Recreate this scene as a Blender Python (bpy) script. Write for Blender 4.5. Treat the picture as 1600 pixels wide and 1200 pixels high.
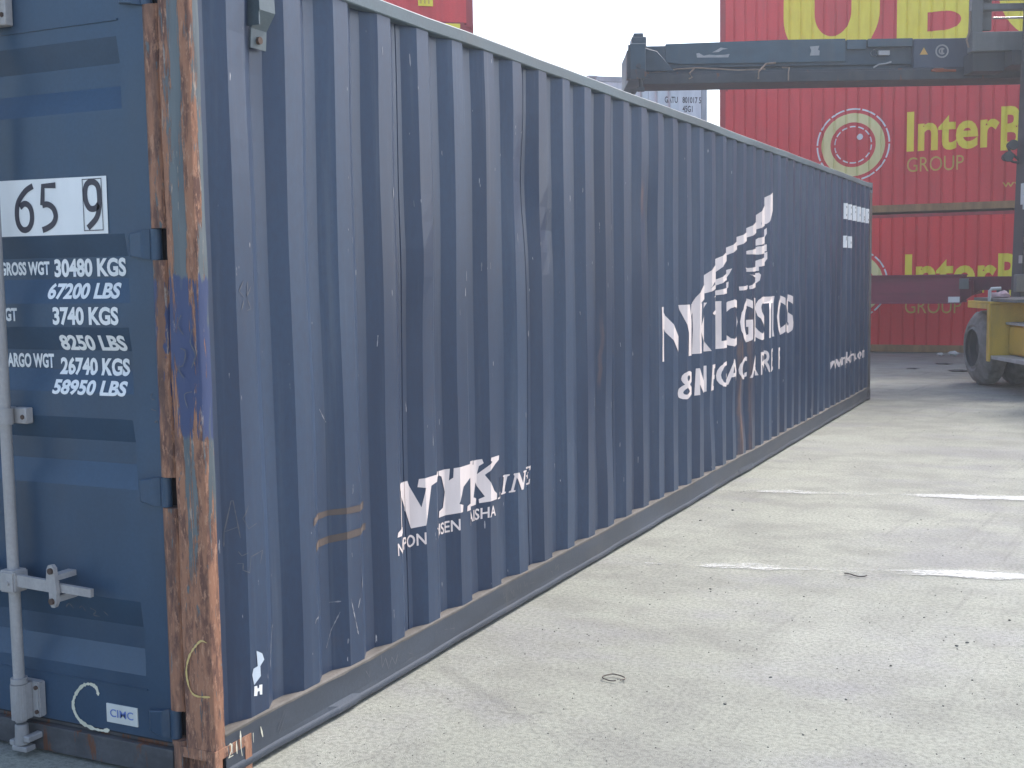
import bpy, bmesh, math, random
from mathutils import Vector, Matrix, Euler
R = math.radians
random.seed(7)
for o in list(bpy.data.objects):
    bpy.data.objects.remove(o)
SC = bpy.context.scene
COL = SC.collection

# ------------------------------------------------------------------ camera
cam_d = bpy.data.cameras.new("camera")
cam = bpy.data.objects.new("camera", cam_d)
COL.objects.link(cam)
cam_d.sensor_width = 36.0
cam_d.lens = 36.0 * 1888.4 / 1600.0
cam_d.clip_start = 0.05
cam_d.clip_end = 2000
M = (Matrix.Rotation(0.447, 4, 'Z') @ Matrix.Rotation(math.pi / 2 - 0.090, 4, 'X') @ Matrix.Rotation(-0.015, 4, 'Z'))
M.translation = Vector((2.391, -2.840, 1.564))
cam.matrix_world = M
SC.camera = cam

# ------------------------------------------------------------------ world, sun, exposure
SUN_EL, SUN_AZ = R(50), R(21)          # azimuth measured from +Y towards +X
world = bpy.data.worlds.new("World")
SC.world = world
world.use_nodes = True
wn = world.node_tree.nodes
sky = wn.new('ShaderNodeTexSky')
sky.sky_type = 'NISHITA'
sky.sun_disc = False
sky.sun_elevation = SUN_EL
sky.sun_rotation = SUN_AZ
sky.air_density = 1.0
sky.dust_density = 2.5
sky.ozone_density = 1.0
bg = wn['Background']
bg.inputs['Strength'].default_value = 0.15
world.node_tree.links.new(sky.outputs[0], bg.inputs['Color'])
sun_d = bpy.data.lights.new("sun", 'SUN')
sun_d.energy = 1.5
sun_d.angle = R(12)
sun_d.color = (1.0, 0.97, 0.92)
sun = bpy.data.objects.new("sun", sun_d)
COL.objects.link(sun)
sdir = Vector((math.sin(SUN_AZ) * math.cos(SUN_EL), math.cos(SUN_AZ) * math.cos(SUN_EL), math.sin(SUN_EL)))
sun.rotation_euler = sdir.to_track_quat('Z', 'Y').to_euler()
SC.view_settings.view_transform = 'Standard'
SC.view_settings.look = 'None'
SC.view_settings.exposure = 1.45
SC.view_settings.gamma = 1.0
SC.cycles.max_bounces = 6

# ------------------------------------------------------------------ object helpers
def obj(name, bm, mat, parent=None, smooth=None, loc=None):
    me = bpy.data.meshes.new(name)
    bm.to_mesh(me)
    bm.free()
    if mat is not None:
        me.materials.append(mat)
    if smooth:
        for p in me.polygons:
            p.use_smooth = True
        try:
            me.set_sharp_from_angle(angle=R(smooth))
        except Exception:
            pass
    o = bpy.data.objects.new(name, me)
    COL.objects.link(o)
    if loc is not None:
        o.location = loc
    if parent is not None:
        o.parent = parent
    return o

def thing(name, label, cat, loc=(0, 0, 0), rz=0.0, group=None):
    o = bpy.data.objects.new(name, None)
    COL.objects.link(o)
    o.empty_display_size = 0.3
    o.location = loc
    o.rotation_euler = (0, 0, rz)
    o['label'] = label
    o['category'] = cat
    if group:
        o['group'] = group
    return o

def split_loose(o):
    """give every loose piece of a part its own object"""
    bm = bmesh.new()
    bm.from_mesh(o.data)
    seen, groups = set(), []
    for v in bm.verts:
        if v.index in seen:
            continue
        st, g = [v], set()
        while st:
            q = st.pop()
            if q.index in g:
                continue
            g.add(q.index)
            st += [e.other_vert(q) for e in q.link_edges]
        seen |= g
        groups.append(g)
    mats = list(o.data.materials)
    sm = [p.use_smooth for p in o.data.polygons]
    for n, g in enumerate(groups[1:]):
        b2 = bm.copy()
        bmesh.ops.delete(b2, geom=[v for v in b2.verts if v.index not in g], context='VERTS')
        obj(o.name.split('.')[0], b2, mats[0], o.parent)
    bmesh.ops.delete(bm, geom=[v for v in bm.verts if v.index not in groups[0]], context='VERTS')
    bm.to_mesh(o.data)
    bm.free()

def tag(o, label, cat, group=None, kind=None):
    o['label'] = label
    o['category'] = cat
    if group:
        o['group'] = group
    if kind:
        o['kind'] = kind
    return o

def B(*boxes, bevel=0.0):
    """mesh of boxes, each (x0,x1,y0,y1,z0,z1)"""
    bm = bmesh.new()
    for b in boxes:
        add_box(bm, *b)
    if bevel:
        bmesh.ops.bevel(bm, geom=bm.edges[:], offset=bevel, segments=2, profile=0.6, affect='EDGES')
    return bm

def add_box(bm, x0, x1, y0, y1, z0, z1, mtx=None):
    m = Matrix.Translation(((x0 + x1) / 2, (y0 + y1) / 2, (z0 + z1) / 2)) @ Matrix.Diagonal((abs(x1 - x0), abs(y1 - y0), abs(z1 - z0), 1))
    if mtx is not None:
        m = mtx @ m
    return bmesh.ops.create_cube(bm, size=1.0, matrix=m)['verts']

def add_tube(bm, a, b, r, r2=None, seg=16, caps=True):
    a, b = Vector(a), Vector(b)
    d = b - a
    m = Matrix.Translation((a + b) / 2) @ d.to_track_quat('Z', 'Y').to_matrix().to_4x4()
    return bmesh.ops.create_cone(bm, cap_ends=caps, segments=seg, radius1=r, radius2=r if r2 is None else r2, depth=d.length, matrix=m)['verts']

def add_path(bm, pts, r, seg=8):
    """one continuous tube along a polyline"""
    pts = [Vector(p) for p in pts]
    rings = []
    for i, p in enumerate(pts):
        t = (pts[min(i + 1, len(pts) - 1)] - pts[max(i - 1, 0)]).normalized()
        u = t.cross(Vector((0.13, 0.21, 0.97)))
        if u.length < 1e-3:
            u = t.cross(Vector((1, 0, 0)))
        u.normalize()
        v = t.cross(u)
        rings.append([bm.verts.new(p + r * (math.cos(2 * math.pi * k / seg) * u + math.sin(2 * math.pi * k / seg) * v)) for k in range(seg)])
    for A, C in zip(rings, rings[1:]):
        for k in range(seg):
            bm.faces.new((A[k], A[(k + 1) % seg], C[(k + 1) % seg], C[k]))
    bm.faces.new(list(reversed(rings[0])))
    bm.faces.new(rings[-1])

def add_prism(bm, poly, z0, z1, mtx=None):
    """extrude an XY polygon from z0 to z1"""
    lo = [bm.verts.new(Vector((x, y, z0))) for x, y in poly]
    hi = [bm.verts.new(Vector((x, y, z1))) for x, y in poly]
    n = len(poly)
    fs = [bm.faces.new(list(reversed(lo))), bm.faces.new(hi)]
    for i in range(n):
        fs.append(bm.faces.new((lo[i], lo[(i + 1) % n], hi[(i + 1) % n], hi[i])))
    if mtx is not None:
        bmesh.ops.transform(bm, matrix=mtx, verts=lo + hi)
    bmesh.ops.recalc_face_normals(bm, faces=fs)
    return lo + hi

def noise1(x, y):
    return (math.sin(1.7 * x + 0.9 * y + 0.4) + 0.6 * math.sin(3.9 * x - 2.3 * y + 1.9) + 0.35 * math.sin(8.3 * x + 3.1 * y + 0.7)) / 1.95

# ------------------------------------------------------------------ flat marks (text, polygons, strokes) laid on a surface
def text_bm(s, x0, x1, z0, z1, shear=0.0, fat=0.0, mirror=False):
    cu = bpy.data.curves.new("t", 'FONT')
    cu.body = s
    cu.size = 1.0
    cu.resolution_u = 4
    cu.offset = fat
    cu.shear = shear
    o = bpy.data.objects.new("t", cu)
    COL.objects.link(o)
    dg = bpy.context.evaluated_depsgraph_get()
    dg.update()
    me = bpy.data.meshes.new_from_object(o.evaluated_get(dg))
    bm = bmesh.new()
    bm.from_mesh(me)
    bpy.data.objects.remove(o)
    bpy.data.meshes.remove(me)
    bpy.data.curves.remove(cu)
    xs = [v.co.x for v in bm.verts]
    ys = [v.co.y for v in bm.verts]
    ax, bx, ay, by = min(xs), max(xs), min(ys), max(ys)
    for v in bm.verts:
        v.co = Vector((x0 + (v.co.x - ax) / (bx - ax) * (x1 - x0), z0 + (v.co.y - ay) / (by - ay) * (z1 - z0), 0))
    return bm

def merge(dst, src):
    me = bpy.data.meshes.new("m")
    src.to_mesh(me)
    src.free()
    dst.from_mesh(me)
    bpy.data.meshes.remove(me)
    return dst

def poly_bm(polys):
    bm = bmesh.new()
    for p in polys:
        f = bm.faces.new([bm.verts.new((x, y, 0)) for x, y in p])
        f.normal_update()
        if f.normal.z < 0:
            f.normal_flip()
    bmesh.ops.triangulate(bm, faces=bm.faces[:], ngon_method='EAR_CLIP')
    return bm

def stroke_bm(lines, w, jitter=0.25):
    bm = bmesh.new()
    for ln in lines:
        P = [Vector((a, b)) for a, b in ln]
        # resample
        Q = []
        for a, b in zip(P, P[1:]):
            n = max(1, int((b - a).length / (w * 3)))
            for k in range(n):
                Q.append(a.lerp(b, k / n))
        Q.append(P[-1])
        prev = None
        for i, p in enumerate(Q):
            t = (Q[min(i + 1, len(Q) - 1)] - Q[max(i - 1, 0)])
            if t.length < 1e-9:
                continue
            t.normalize()
            nrm = Vector((-t.y, t.x))
            ww = w * 0.5 * (1 + jitter * (random.random() * 2 - 1))
            if i in (0, len(Q) - 1):
                ww *= 0.5
            cur = (bm.verts.new((*(p + nrm * ww), 0)), bm.verts.new((*(p - nrm * ww), 0)))
            if prev:
                bm.faces.new((prev[0], prev[1], cur[1], cur[0]))
            prev = cur
    return bm

def ring_bm(cx, cz, r0, r1, a0=0, a1=360, n=64):
    bm = bmesh.new()
    prev = None
    for i in range(n + 1):
        a = R(a0 + (a1 - a0) * i / n)
        cur = (bm.verts.new((cx + r0 * math.cos(a), cz + r0 * math.sin(a), 0)), bm.verts.new((cx + r1 * math.cos(a), cz + r1 * math.sin(a), 0)))
        if prev:
            bm.faces.new((prev[0], prev[1], cur[1], cur[0]))
        prev = cur
    return bm

def conform(bm, fn, ub=(), vb=()):
    """cut a flat mark at the surface's own fold lines, then lay it on the surface"""
    us = [v.co.x for v in bm.verts]
    vs = [v.co.y for v in bm.verts]
    for c in ub:
        if min(us) < c < max(us):
            bmesh.ops.bisect_plane(bm, geom=bm.verts[:] + bm.edges[:] + bm.faces[:], plane_co=(c, 0, 0), plane_no=(1, 0, 0), dist=1e-6)
    for c in vb:
        if min(vs) < c < max(vs):
            bmesh.ops.bisect_plane(bm, geom=bm.verts[:] + bm.edges[:] + bm.faces[:], plane_co=(0, c, 0), plane_no=(0, 1, 0), dist=1e-6)
    for v in bm.verts:
        v.co = Vector(fn(v.co.x, v.co.y))
    return bm

# ------------------------------------------------------------------ materials
class NT:
    def __init__(s, name):
        s.m = bpy.data.materials.new(name)
        s.m.use_nodes = True
        s.t = s.m.node_tree
        s.n = s.t.nodes
        s.b = s.n['Principled BSDF']
        s.tc = s.n.new('ShaderNodeTexCoord')
    def link(s, a, b):
        s.t.links.new(a, b)
    def mapping(s, scale=(1, 1, 1), loc=(0, 0, 0), rot=(0, 0, 0)):
        m = s.n.new('ShaderNodeMapping')
        m.inputs['Scale'].default_value = scale
        m.inputs['Location'].default_value = loc
        m.inputs['Rotation'].default_value = rot
        s.link(s.tc.outputs['Object'], m.inputs['Vector'])
        return m.outputs[0]
    def noise(s, scale=(1, 1, 1), detail=4, rough=0.55, sc=1.0, loc=(0, 0, 0), dist=0.0):
        n = s.n.new('ShaderNodeTexNoise')
        n.inputs['Scale'].default_value = sc
        n.inputs['Detail'].default_value = detail
        n.inputs['Roughness'].default_value = rough
        n.inputs['Distortion'].default_value = dist
        s.link(s.mapping(scale, loc), n.inputs['Vector'])
        return n.outputs['Fac']
    def ramp(s, fac, a, b, lo=0.0, hi=1.0):
        r = s.n.new('ShaderNodeMapRange')
        r.interpolation_type = 'SMOOTHSTEP'
        r.inputs['From Min'].default_value = a
        r.inputs['From Max'].default_value = b
        r.inputs['To Min'].default_value = lo
        r.inputs['To Max'].default_value = hi
        s.link(fac, r.inputs['Value'])
        return r.outputs[0]
    def math(s, op, a, b=None, c=None, clamp=False):
        m = s.n.new('ShaderNodeMath')
        m.operation = op
        m.use_clamp = clamp
        for i, v in enumerate((a, b, c)):
            if v is None:
                continue
            if isinstance(v, (int, float)):
                m.inputs[i].default_value = v
            else:
                s.link(v, m.inputs[i])
        return m.outputs[0]
    def sep(s):
        x = s.n.new('ShaderNodeSeparateXYZ')
        s.link(s.tc.outputs['Object'], x.inputs[0])
        return x.outputs
    def mix(s, fac, a, b):
        m = s.n.new('ShaderNodeMix')
        m.data_type = 'RGBA'
        if isinstance(fac, (int, float)):
            m.inputs[0].default_value = fac
        else:
            s.link(fac, m.inputs[0])
        for i, v in ((6, a), (7, b)):
            if isinstance(v, tuple):
                m.inputs[i].default_value = (*v[:3], 1)
            else:
                s.link(v, m.inputs[i])
        return m.outputs[2]
    def out(s, col, rough=0.5, metal=0.0, spec=0.5, bump=None, bump_d=0.002, bump_s=0.5):
        if isinstance(col, tuple):
            s.b.inputs['Base Color'].default_value = (*col[:3], 1)
        else:
            s.link(col, s.b.inputs['Base Color'])
        if isinstance(rough, (int, float)):
            s.b.inputs['Roughness'].default_value = rough
        else:
            s.link(rough, s.b.inputs['Roughness'])
        s.b.inputs['Metallic'].default_value = metal
        s.b.inputs['Specular IOR Level'].default_value = spec
        if bump is not None:
            b = s.n.new('ShaderNodeBump')
            b.inputs['Strength'].default_value = bump_s
            b.inputs['Distance'].default_value = bump_d
            s.link(bump, b.inputs['Height'])
            s.link(b.outputs[0], s.b.inputs['Normal'])
        return s.m

RUST_D, RUST_M, RUST_L = (0.075, 0.03, 0.018), (0.20, 0.085, 0.045), (0.33, 0.16, 0.09)

def worn_paint(name, base, rough=0.5, spec=0.5, var=0.25, rust=0.0, chips=0.0, grime=0.0, stretch=(6, 6, 1.2), dark=None):
    t = NT(name)
    d = dark or tuple(c * (1 - var) for c in base)
    l = tuple(min(1, c * (1 + var)) for c in base)
    n1 = t.noise(stretch, 5, 0.6, 1.0)
    col = t.mix(t.ramp(n1, 0.3, 0.7), d, l)
    n0 = t.noise((90, 90, 90), 2, 0.5, 1.0)
    col = t.mix(t.ramp(n0, 0.35, 0.65, 0, 0.25), col, tuple(c * 0.7 for c in base))
    if grime:
        n2 = t.noise((3, 3, 0.5), 6, 0.65, 1.0, (4, 1, 2))
        col = t.mix(t.ramp(n2, 0.5, 0.75, 0, grime), col, (0.13, 0.115, 0.10))
    if rust:
        n3 = t.noise((9, 9, 1.6), 8, 0.7, 1.0, (1, 7, 3))
        n4 = t.noise((60, 60, 20), 3, 0.6, 1.0)
        rc = t.mix(n4, RUST_D, RUST_M)
        col = t.mix(t.ramp(n3, 0.72 - rust, 0.76 - rust), col, rc)
    if chips:
        n5 = t.noise((70, 70, 14), 2, 0.5, 1.0, (3, 3, 9))
        col = t.mix(t.ramp(n5, 0.80 - chips, 0.82 - chips), col, (0.45, 0.42, 0.38))
    nb = t.noise((25, 25, 25), 4, 0.6, 1.0)
    return t.out(col, t.ramp(n1, 0.2, 0.8, rough - 0.08, rough + 0.12), 0, spec, nb, 0.0015, 0.35)

# side panel of the blue box: faded navy, rust spots, two brown runs below the lettering, small bright chips
def mat_blue_side():
    t = NT("navy_side_paint")
    base = (0.062, 0.076, 0.122)
    x, y, z = t.sep()
    n1 = t.noise((5, 2.2, 0.45), 6, 0.62, 1.0)
    col = t.mix(t.ramp(n1, 0.3, 0.7), (0.021, 0.037, 0.075), (0.033, 0.060, 0.110))
    n0 = t.noise((55, 55, 30), 4, 0.6, 1.0)
    col = t.mix(t.ramp(n0, 0.35, 0.7, 0, 0.3), col, (0.026, 0.030, 0.056))
    # dusty film in long soft runs
    n2 = t.noise((14, 14, 0.6), 5, 0.65, 1.0, (2, 5, 1))
    col = t.mix(t.ramp(n2, 0.52, 0.78, 0, 0.30), col, (0.13, 0.15, 0.18))
    # dull brownish scuffed patches
    n6 = t.noise((4, 3.1, 2.3), 6, 0.7, 1.0, (8, 2, 6))
    col = t.mix(t.ramp(n6, 0.58, 0.72, 0, 0.20), col, (0.065, 0.052, 0.060))
    # rust spots
    n3 = t.noise((22, 22, 7), 8, 0.75, 1.0, (1, 7, 3))
    rc = t.mix(t.noise((70, 70, 25), 3, 0.6), RUST_D, RUST_M)
    col = t.mix(t.ramp(n3, 0.715, 0.74), col, rc)
    # two runs of rust below the big lettering
    wob = t.math('MULTIPLY', t.math('SUBTRACT', t.noise((0.1, 0.1, 3.5), 3), 0.5), 0.10)
    yy = t.math('ADD', y, wob)
    for yc, w, z1, am in ((6.25, 0.055, 1.0, 0.85), (6.53, 0.045, 1.2, 0.55), (3.98, 0.04, 2.05, 0.6), (3.33, 0.02, 1.3, 0.35)):
        d = t.math('ABSOLUTE', t.math('SUBTRACT', yy, yc))
        m = t.math('MULTIPLY', t.ramp(d, w * 0.3, w, 1, 0), t.ramp(z, z1 - 0.06, z1 + 0.12, 1, 0))
        if yc == 3.98:
            m = t.math('MULTIPLY', m, t.ramp(z, 1.85, 1.95, 0, 1))
        if yc == 3.33:
            m = t.math('MULTIPLY', m, t.ramp(z, 0.9, 1.0, 0, 1))
        m = t.math('MULTIPLY', m, t.ramp(t.noise((30, 30, 2.5), 5, 0.7), 0.36, 0.60, 0.15, am))
        col = t.mix(m, col, t.mix(t.noise((60, 60, 12), 3), (0.10, 0.06, 0.05), (0.26, 0.15, 0.11)))
    # small chips and scratches, standing
    n5 = t.noise((60, 60, 9), 3, 0.55, 1.0, (3, 3, 9))
    col = t.mix(t.ramp(n5, 0.735, 0.755), col, (0.42, 0.40, 0.40))
    nb = t.noise((14, 14, 5), 5, 0.6, 1.0)
    return t.out(col, t.ramp(n1, 0.2, 0.8, 0.34, 0.46), 0, 0.45, nb, 0.001, 0.12)

def mat_post():
    t = NT("rusted_post_paint")
    x, y, z = t.sep()
    paint = t.mix(t.ramp(t.noise((20, 20, 2), 5), 0.35, 0.65), (0.085, 0.105, 0.115), (0.13, 0.15, 0.155))
    # patch of newer blue paint
    wz = t.math('ADD', z, t.math('MULTIPLY', t.math('SUBTRACT', t.noise((30, 30, 5), 4), 0.5), 0.10))
    pm = t.math('MULTIPLY', t.ramp(wz, 1.075, 1.095), t.ramp(wz, 1.565, 1.58, 1, 0))
    pm = t.math('MULTIPLY', pm, t.ramp(t.noise((40, 40, 5), 4, 0.6, 1, (5, 5, 5)), 0.25, 0.4))
    blue = t.mix(t.noise((25, 25, 3), 4), (0.028, 0.046, 0.125), (0.048, 0.068, 0.165))
    paint = t.mix(t.math('MULTIPLY', pm, 0.9), paint, blue)
    # rust: along the outer corner, along the hinge bar, more of it low down
    n = t.math('ADD', t.math('MULTIPLY', t.noise((38, 38, 2.6), 9, 0.72, 1.0, (0, 3, 1), 0.6), 0.72), t.math('MULTIPLY', t.noise((95, 95, 7), 6, 0.7, 1.0, (5, 3, 2), 0.3), 0.28))
    e1 = t.ramp(t.math('ABSOLUTE', t.math('ADD', x, 0.016)), 0.0, 0.036, 0.16, 0.0)
    e2 = t.ramp(t.math('ABSOLUTE', t.math('ADD', x, 0.116)), 0.008, 0.060, 0.16, 0.0)
    low = t.math('ADD', t.ramp(z, 0.45, 0.95, 0.13, 0.0), t.ramp(z, 0.65, 1.4, 0.06, 0.0))
    top = t.ramp(z, 1.7, 2.4, 0.0, 0.035)
    hb = t.ramp(x, -0.135, -0.125, 0.10, 0.0)
    sdn = t.ramp(y, 0.02, 0.045, 0.0, 0.11)
    tot = t.math('ADD', t.math('ADD', n, e1), t.math('ADD', t.math('ADD', e2, low), t.math('ADD', hb, top)))
    tot = t.math('SUBTRACT', t.math('SUBTRACT', tot, sdn), t.math('MULTIPLY', pm, 0.05))
    rm = t.ramp(tot, 0.575, 0.605)
    r2 = t.noise((26, 26, 5), 6, 0.7, 1.0, (4, 4, 4))
    rust = t.mix(t.ramp(r2, 0.40, 0.56), (0.135, 0.068, 0.050), (0.33, 0.160, 0.095))
    rust = t.mix(t.ramp(t.noise((75, 75, 22), 6, 0.75, 1, (2, 2, 2)), 0.52, 0.62), rust, (0.40, 0.215, 0.135))
    rust = t.mix(t.math('MULTIPLY', t.ramp(x, -0.13, -0.12, 0.6, 0.0), t.ramp(t.noise((30, 30, 3), 4), 0.35, 0.6)), rust, (0.075, 0.05, 0.045))
    isl = t.ramp(t.noise((42, 42, 6.5), 7, 0.7, 1, (7, 1, 4), 0.4), 0.365, 0.40)
    rm = t.math('MULTIPLY', rm, isl)
    col = t.mix(rm, paint, rust)
    # bright bare edge flakes at the rust border
    edge = t.math('MULTIPLY', t.ramp(tot, 0.555, 0.58), t.ramp(tot, 0.60, 0.625, 1, 0))
    fl = t.math('MULTIPLY', edge, t.ramp(t.noise((60, 60, 10), 3, 0.6, 1, (9, 9, 9)), 0.56, 0.66, 0, 0.8))
    col = t.mix(fl, col, (0.5, 0.40, 0.32))
    hgt = t.math('ADD', t.math('MULTIPLY', rm, -0.6), t.math('MULTIPLY', r2, 0.5))
    return t.out(col, t.ramp(rm, 0, 1, 0.5, 0.85), 0, 0.4, hgt, 0.003, 0.7)

def mat_ground():
    t = NT("yard_concrete")
    big = t.noise((0.35, 0.22, 1), 5, 0.6)
    mid = t.noise((1.6, 2.2, 1), 7, 0.68, 1.0, (3, 1, 0))
    fine = t.noise((55, 55, 1), 6, 0.75)
    grit = t.noise((210, 210, 1), 2, 0.6)
    col = t.mix(t.ramp(big, 0.35, 0.65), (0.280, 0.286, 0.238), (0.358, 0.364, 0.302))
    col = t.mix(t.ramp(mid, 0.40, 0.64, 0.0, 0.6), col, (0.215, 0.21, 0.19))
    # pale dusty patches and a greyer film
    col = t.mix(t.ramp(t.noise((0.9, 0.55, 1), 6, 0.65, 1, (7, 2, 0)), 0.48, 0.70, 0, 0.6), col, (0.37, 0.375, 0.325))
    col = t.mix(t.ramp(t.noise((0.8, 1.3, 1), 6, 0.6, 1, (1, 9, 0)), 0.48, 0.66, 0, 0.5), col, (0.26, 0.252, 0.262))
    # tyre marks: long narrow dull runs in two directions
    for sc, lo, am, rt in (((7.0, 0.30, 1), 0.56, 0.42, 0.12), ((5.0, 0.22, 1), 0.58, 0.36, -0.95), ((16.0, 0.5, 1), 0.60, 0.25, 0.16)):
        n = t.n.new('ShaderNodeTexNoise')
        n.inputs['Scale'].default_value = 1.0
        n.inputs['Detail'].default_value = 6
        n.inputs['Roughness'].default_value = 0.62
        n.inputs['Distortion'].default_value = 0.5
        r0 = t.mapping((1, 1, 1), (0, 0, 0), (0, 0, rt))
        mp_ = t.n.new('ShaderNodeMapping')
        mp_.inputs['Scale'].default_value = sc
        t.link(r0, mp_.inputs['Vector'])
        t.link(mp_.outputs[0], n.inputs['Vector'])
        brk = t.ramp(t.noise((0.7, 0.7, 1), 4, 0.6, 1, (sc[0], 0, 0)), 0.42, 0.60)
        col = t.mix(t.math('MULTIPLY', t.ramp(n.outputs['Fac'], lo, lo + 0.14, 0, am), brk), col, (0.155, 0.15, 0.14))
    # oil drips and smudges
    col = t.mix(t.ramp(t.noise((2.1, 4.6, 1), 7, 0.72, 1, (5, 5, 0)), 0.63, 0.76, 0, 0.6), col, (0.135, 0.13, 0.12))
    # grain
    col = t.mix(t.ramp(fine, 0.34, 0.60, 0.0, 1.0), t.mix(0.42, (0.10, 0.098, 0.085), col), col)
    col = t.mix(t.ramp(grit, 0.55, 0.75, 0, 0.35), col, (0.43, 0.435, 0.39))
    sp = t.noise((95, 75, 1), 3, 0.6, 1, (0, 7, 0))
    col = t.mix(t.ramp(sp, 0.675, 0.73, 0, 0.7), col, (0.085, 0.08, 0.075))
    sp2 = t.noise((19, 26, 1), 5, 0.65, 1, (6, 1, 0))
    col = t.mix(t.ramp(sp2, 0.69, 0.75, 0, 0.6), col, (0.10, 0.097, 0.088))
    # hairline cracks, few and broken
    v = t.n.new('ShaderNodeTexVoronoi')
    v.feature = 'DISTANCE_TO_EDGE'
    v.inputs['Scale'].default_value = 0.55
    wv = t.n.new('ShaderNodeVectorMath')
    wv.operation = 'ADD'
    nz = t.n.new('ShaderNodeTexNoise')
    nz.inputs['Scale'].default_value = 3.0
    nz.inputs['Detail'].default_value = 5
    t.link(t.tc.outputs['Object'], nz.inputs['Vector'])
    sv = t.n.new('ShaderNodeVectorMath')
    sv.operation = 'SCALE'
    sv.inputs['Scale'].default_value = 0.35
    t.link(nz.outputs['Color'], sv.inputs[0])
    t.link(t.tc.outputs['Object'], wv.inputs[0])
    t.link(sv.outputs[0], wv.inputs[1])
    t.link(wv.outputs[0], v.inputs['Vector'])
    ck = t.math('MULTIPLY', t.ramp(v.outputs['Distance'], 0.0008, 0.0026, 0.38, 0), t.ramp(t.noise((0.5, 0.5, 1), 3, 0.5, 1, (2, 8, 0)), 0.50, 0.60))
    col = t.mix(ck, col, (0.12, 0.115, 0.105))
    h = t.math('ADD', t.math('MULTIPLY', fine, 0.6), t.math('ADD', grit, t.math('MULTIPLY', mid, 0.8)))
    return t.out(col, t.ramp(mid, 0.3, 0.7, 0.72, 0.92), 0, 0.3, h, 0.006, 0.6)

def mat_worn_line():
    t = NT("worn_white_line_paint")
    n = t.math('ADD', t.math('MULTIPLY', t.noise((4, 22, 1), 8, 0.75, 1.0), 0.45), t.math('MULTIPLY', t.noise((34, 55, 1), 6, 0.8, 1.0), 0.55))
    n2 = t.noise((1.15, 1.15, 1), 2, 0.5, 1.0, (3, 0, 0))
    x, y, z = t.sep()
    ya = t.math('ABSOLUTE', t.math('ADD', y, t.math('MULTIPLY', t.math('SUBTRACT', t.noise((2.2, 0.2, 1), 4, 0.6, 1, (1, 1, 1)), 0.5), 0.10)))
    f = t.math('ADD', n, t.math('MULTIPLY', t.math('SUBTRACT', n2, 0.5), 0.75))
    f = t.math('SUBTRACT', f, t.ramp(ya, 0.03, 0.115, 0.0, 0.17))
    f = t.math('ADD', f, t.ramp(x, 1.05, 1.75, -0.01, 0.15))
    m = t.ramp(f, 0.48, 0.60, 0, 0.75)
    tr = t.n.new('ShaderNodeBsdfTransparent')
    mx = t.n.new('ShaderNodeMixShader')
    t.out(t.mix(n, (0.50, 0.50, 0.47), (0.62, 0.62, 0.59)), 0.8, 0, 0.3)
    t.link(m, mx.inputs[0])
    t.link(tr.outputs[0], mx.inputs[1])
    t.link(t.b.outputs[0], mx.inputs[2])
    t.link(mx.outputs[0], t.n['Material Output'].inputs['Surface'])
    return t.m

def mat_lettering(name, a, b, rough=0.55, wear=0.0, bare=(0.06, 0.07, 0.11)):
    t = NT(name)
    n = t.noise((6, 6, 2), 5, 0.6)
    col = t.mix(t.ramp(n, 0.3, 0.7), a, b)
    if wear:
        w = t.noise((35, 35, 9), 6, 0.7, 1, (3, 1, 8))
        col = t.mix(t.ramp(w, 0.70 - wear, 0.73 - wear), col, bare)
    return t.out(col, rough, 0, 0.4)

M_SIDE = mat_blue_side()
M_POST = mat_post()
M_DOOR = worn_paint("navy_door_paint", (0.026, 0.060, 0.108), 0.40, 0.5, 0.14, 0.0, 0.0, 0.10, (3, 3, 2))
M_RAIL = worn_paint("grey_blue_rail_paint", (0.046, 0.056, 0.074), 0.5, 0.5, 0.22, 0.05, 0.0, 0.25, (8, 1.2, 8))
M_TOPRAIL = worn_paint("faded_top_rail_paint", (0.085, 0.115, 0.130), 0.5, 0.5, 0.2, 0.02, 0.0, 0.3, (8, 1.5, 8))
M_DUST = worn_paint("dusty_ledge", (0.15, 0.135, 0.12), 0.9, 0.2, 0.25, 0.08, 0, 0, (10, 5, 10))
M_SILL = worn_paint("rusty_sill_paint", (0.075, 0.075, 0.080), 0.7, 0.3, 0.3, 0.17, 0.0, 0.5, (6, 6, 12))
M_ROD = worn_paint("galvanised_rod", (0.36, 0.34, 0.33), 0.5, 0.5, 0.15, 0.05, 0, 0.3, (10, 10, 2))
M_BOLT = worn_paint("rusty_bolt", (0.10, 0.065, 0.05), 0.8, 0.3, 0.3)
M_WHITE = mat_lettering("white_paint_lettering", (0.66, 0.56, 0.525), (0.79, 0.68, 0.64), 0.5, 0.0)
M_WHITE_W = mat_lettering("worn_white_paint_lettering", (0.66, 0.56, 0.525), (0.79, 0.68, 0.64), 0.5, 0.015)
M_DECAL = mat_lettering("white_vinyl", (0.70, 0.70, 0.69), (0.80, 0.80, 0.79), 0.4)
M_BLACK = mat_lettering("black_vinyl", (0.035, 0.032, 0.045), (0.05, 0.045, 0.06), 0.45)
M_CHALK = mat_lettering("chalk", (0.52, 0.50, 0.38), (0.70, 0.66, 0.52), 0.95)
M_CHALK_DIM = mat_lettering("faint_chalk", (0.095, 0.10, 0.115), (0.165, 0.165, 0.175), 0.95)
M_SCRATCH = mat_lettering("scratch", (0.12, 0.13, 0.16), (0.40, 0.39, 0.40), 0.8)
M_TAPE = mat_lettering("old_tape_glue", (0.085, 0.065, 0.058), (0.12, 0.088, 0.072), 0.8)
M_PALE = mat_lettering("pale_blue_sticker_rest", (0.30, 0.38, 0.47), (0.50, 0.56, 0.62), 0.6)
M_GASKET = worn_paint("rubber_gasket", (0.025, 0.025, 0.028), 0.8, 0.3, 0.2)
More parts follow.
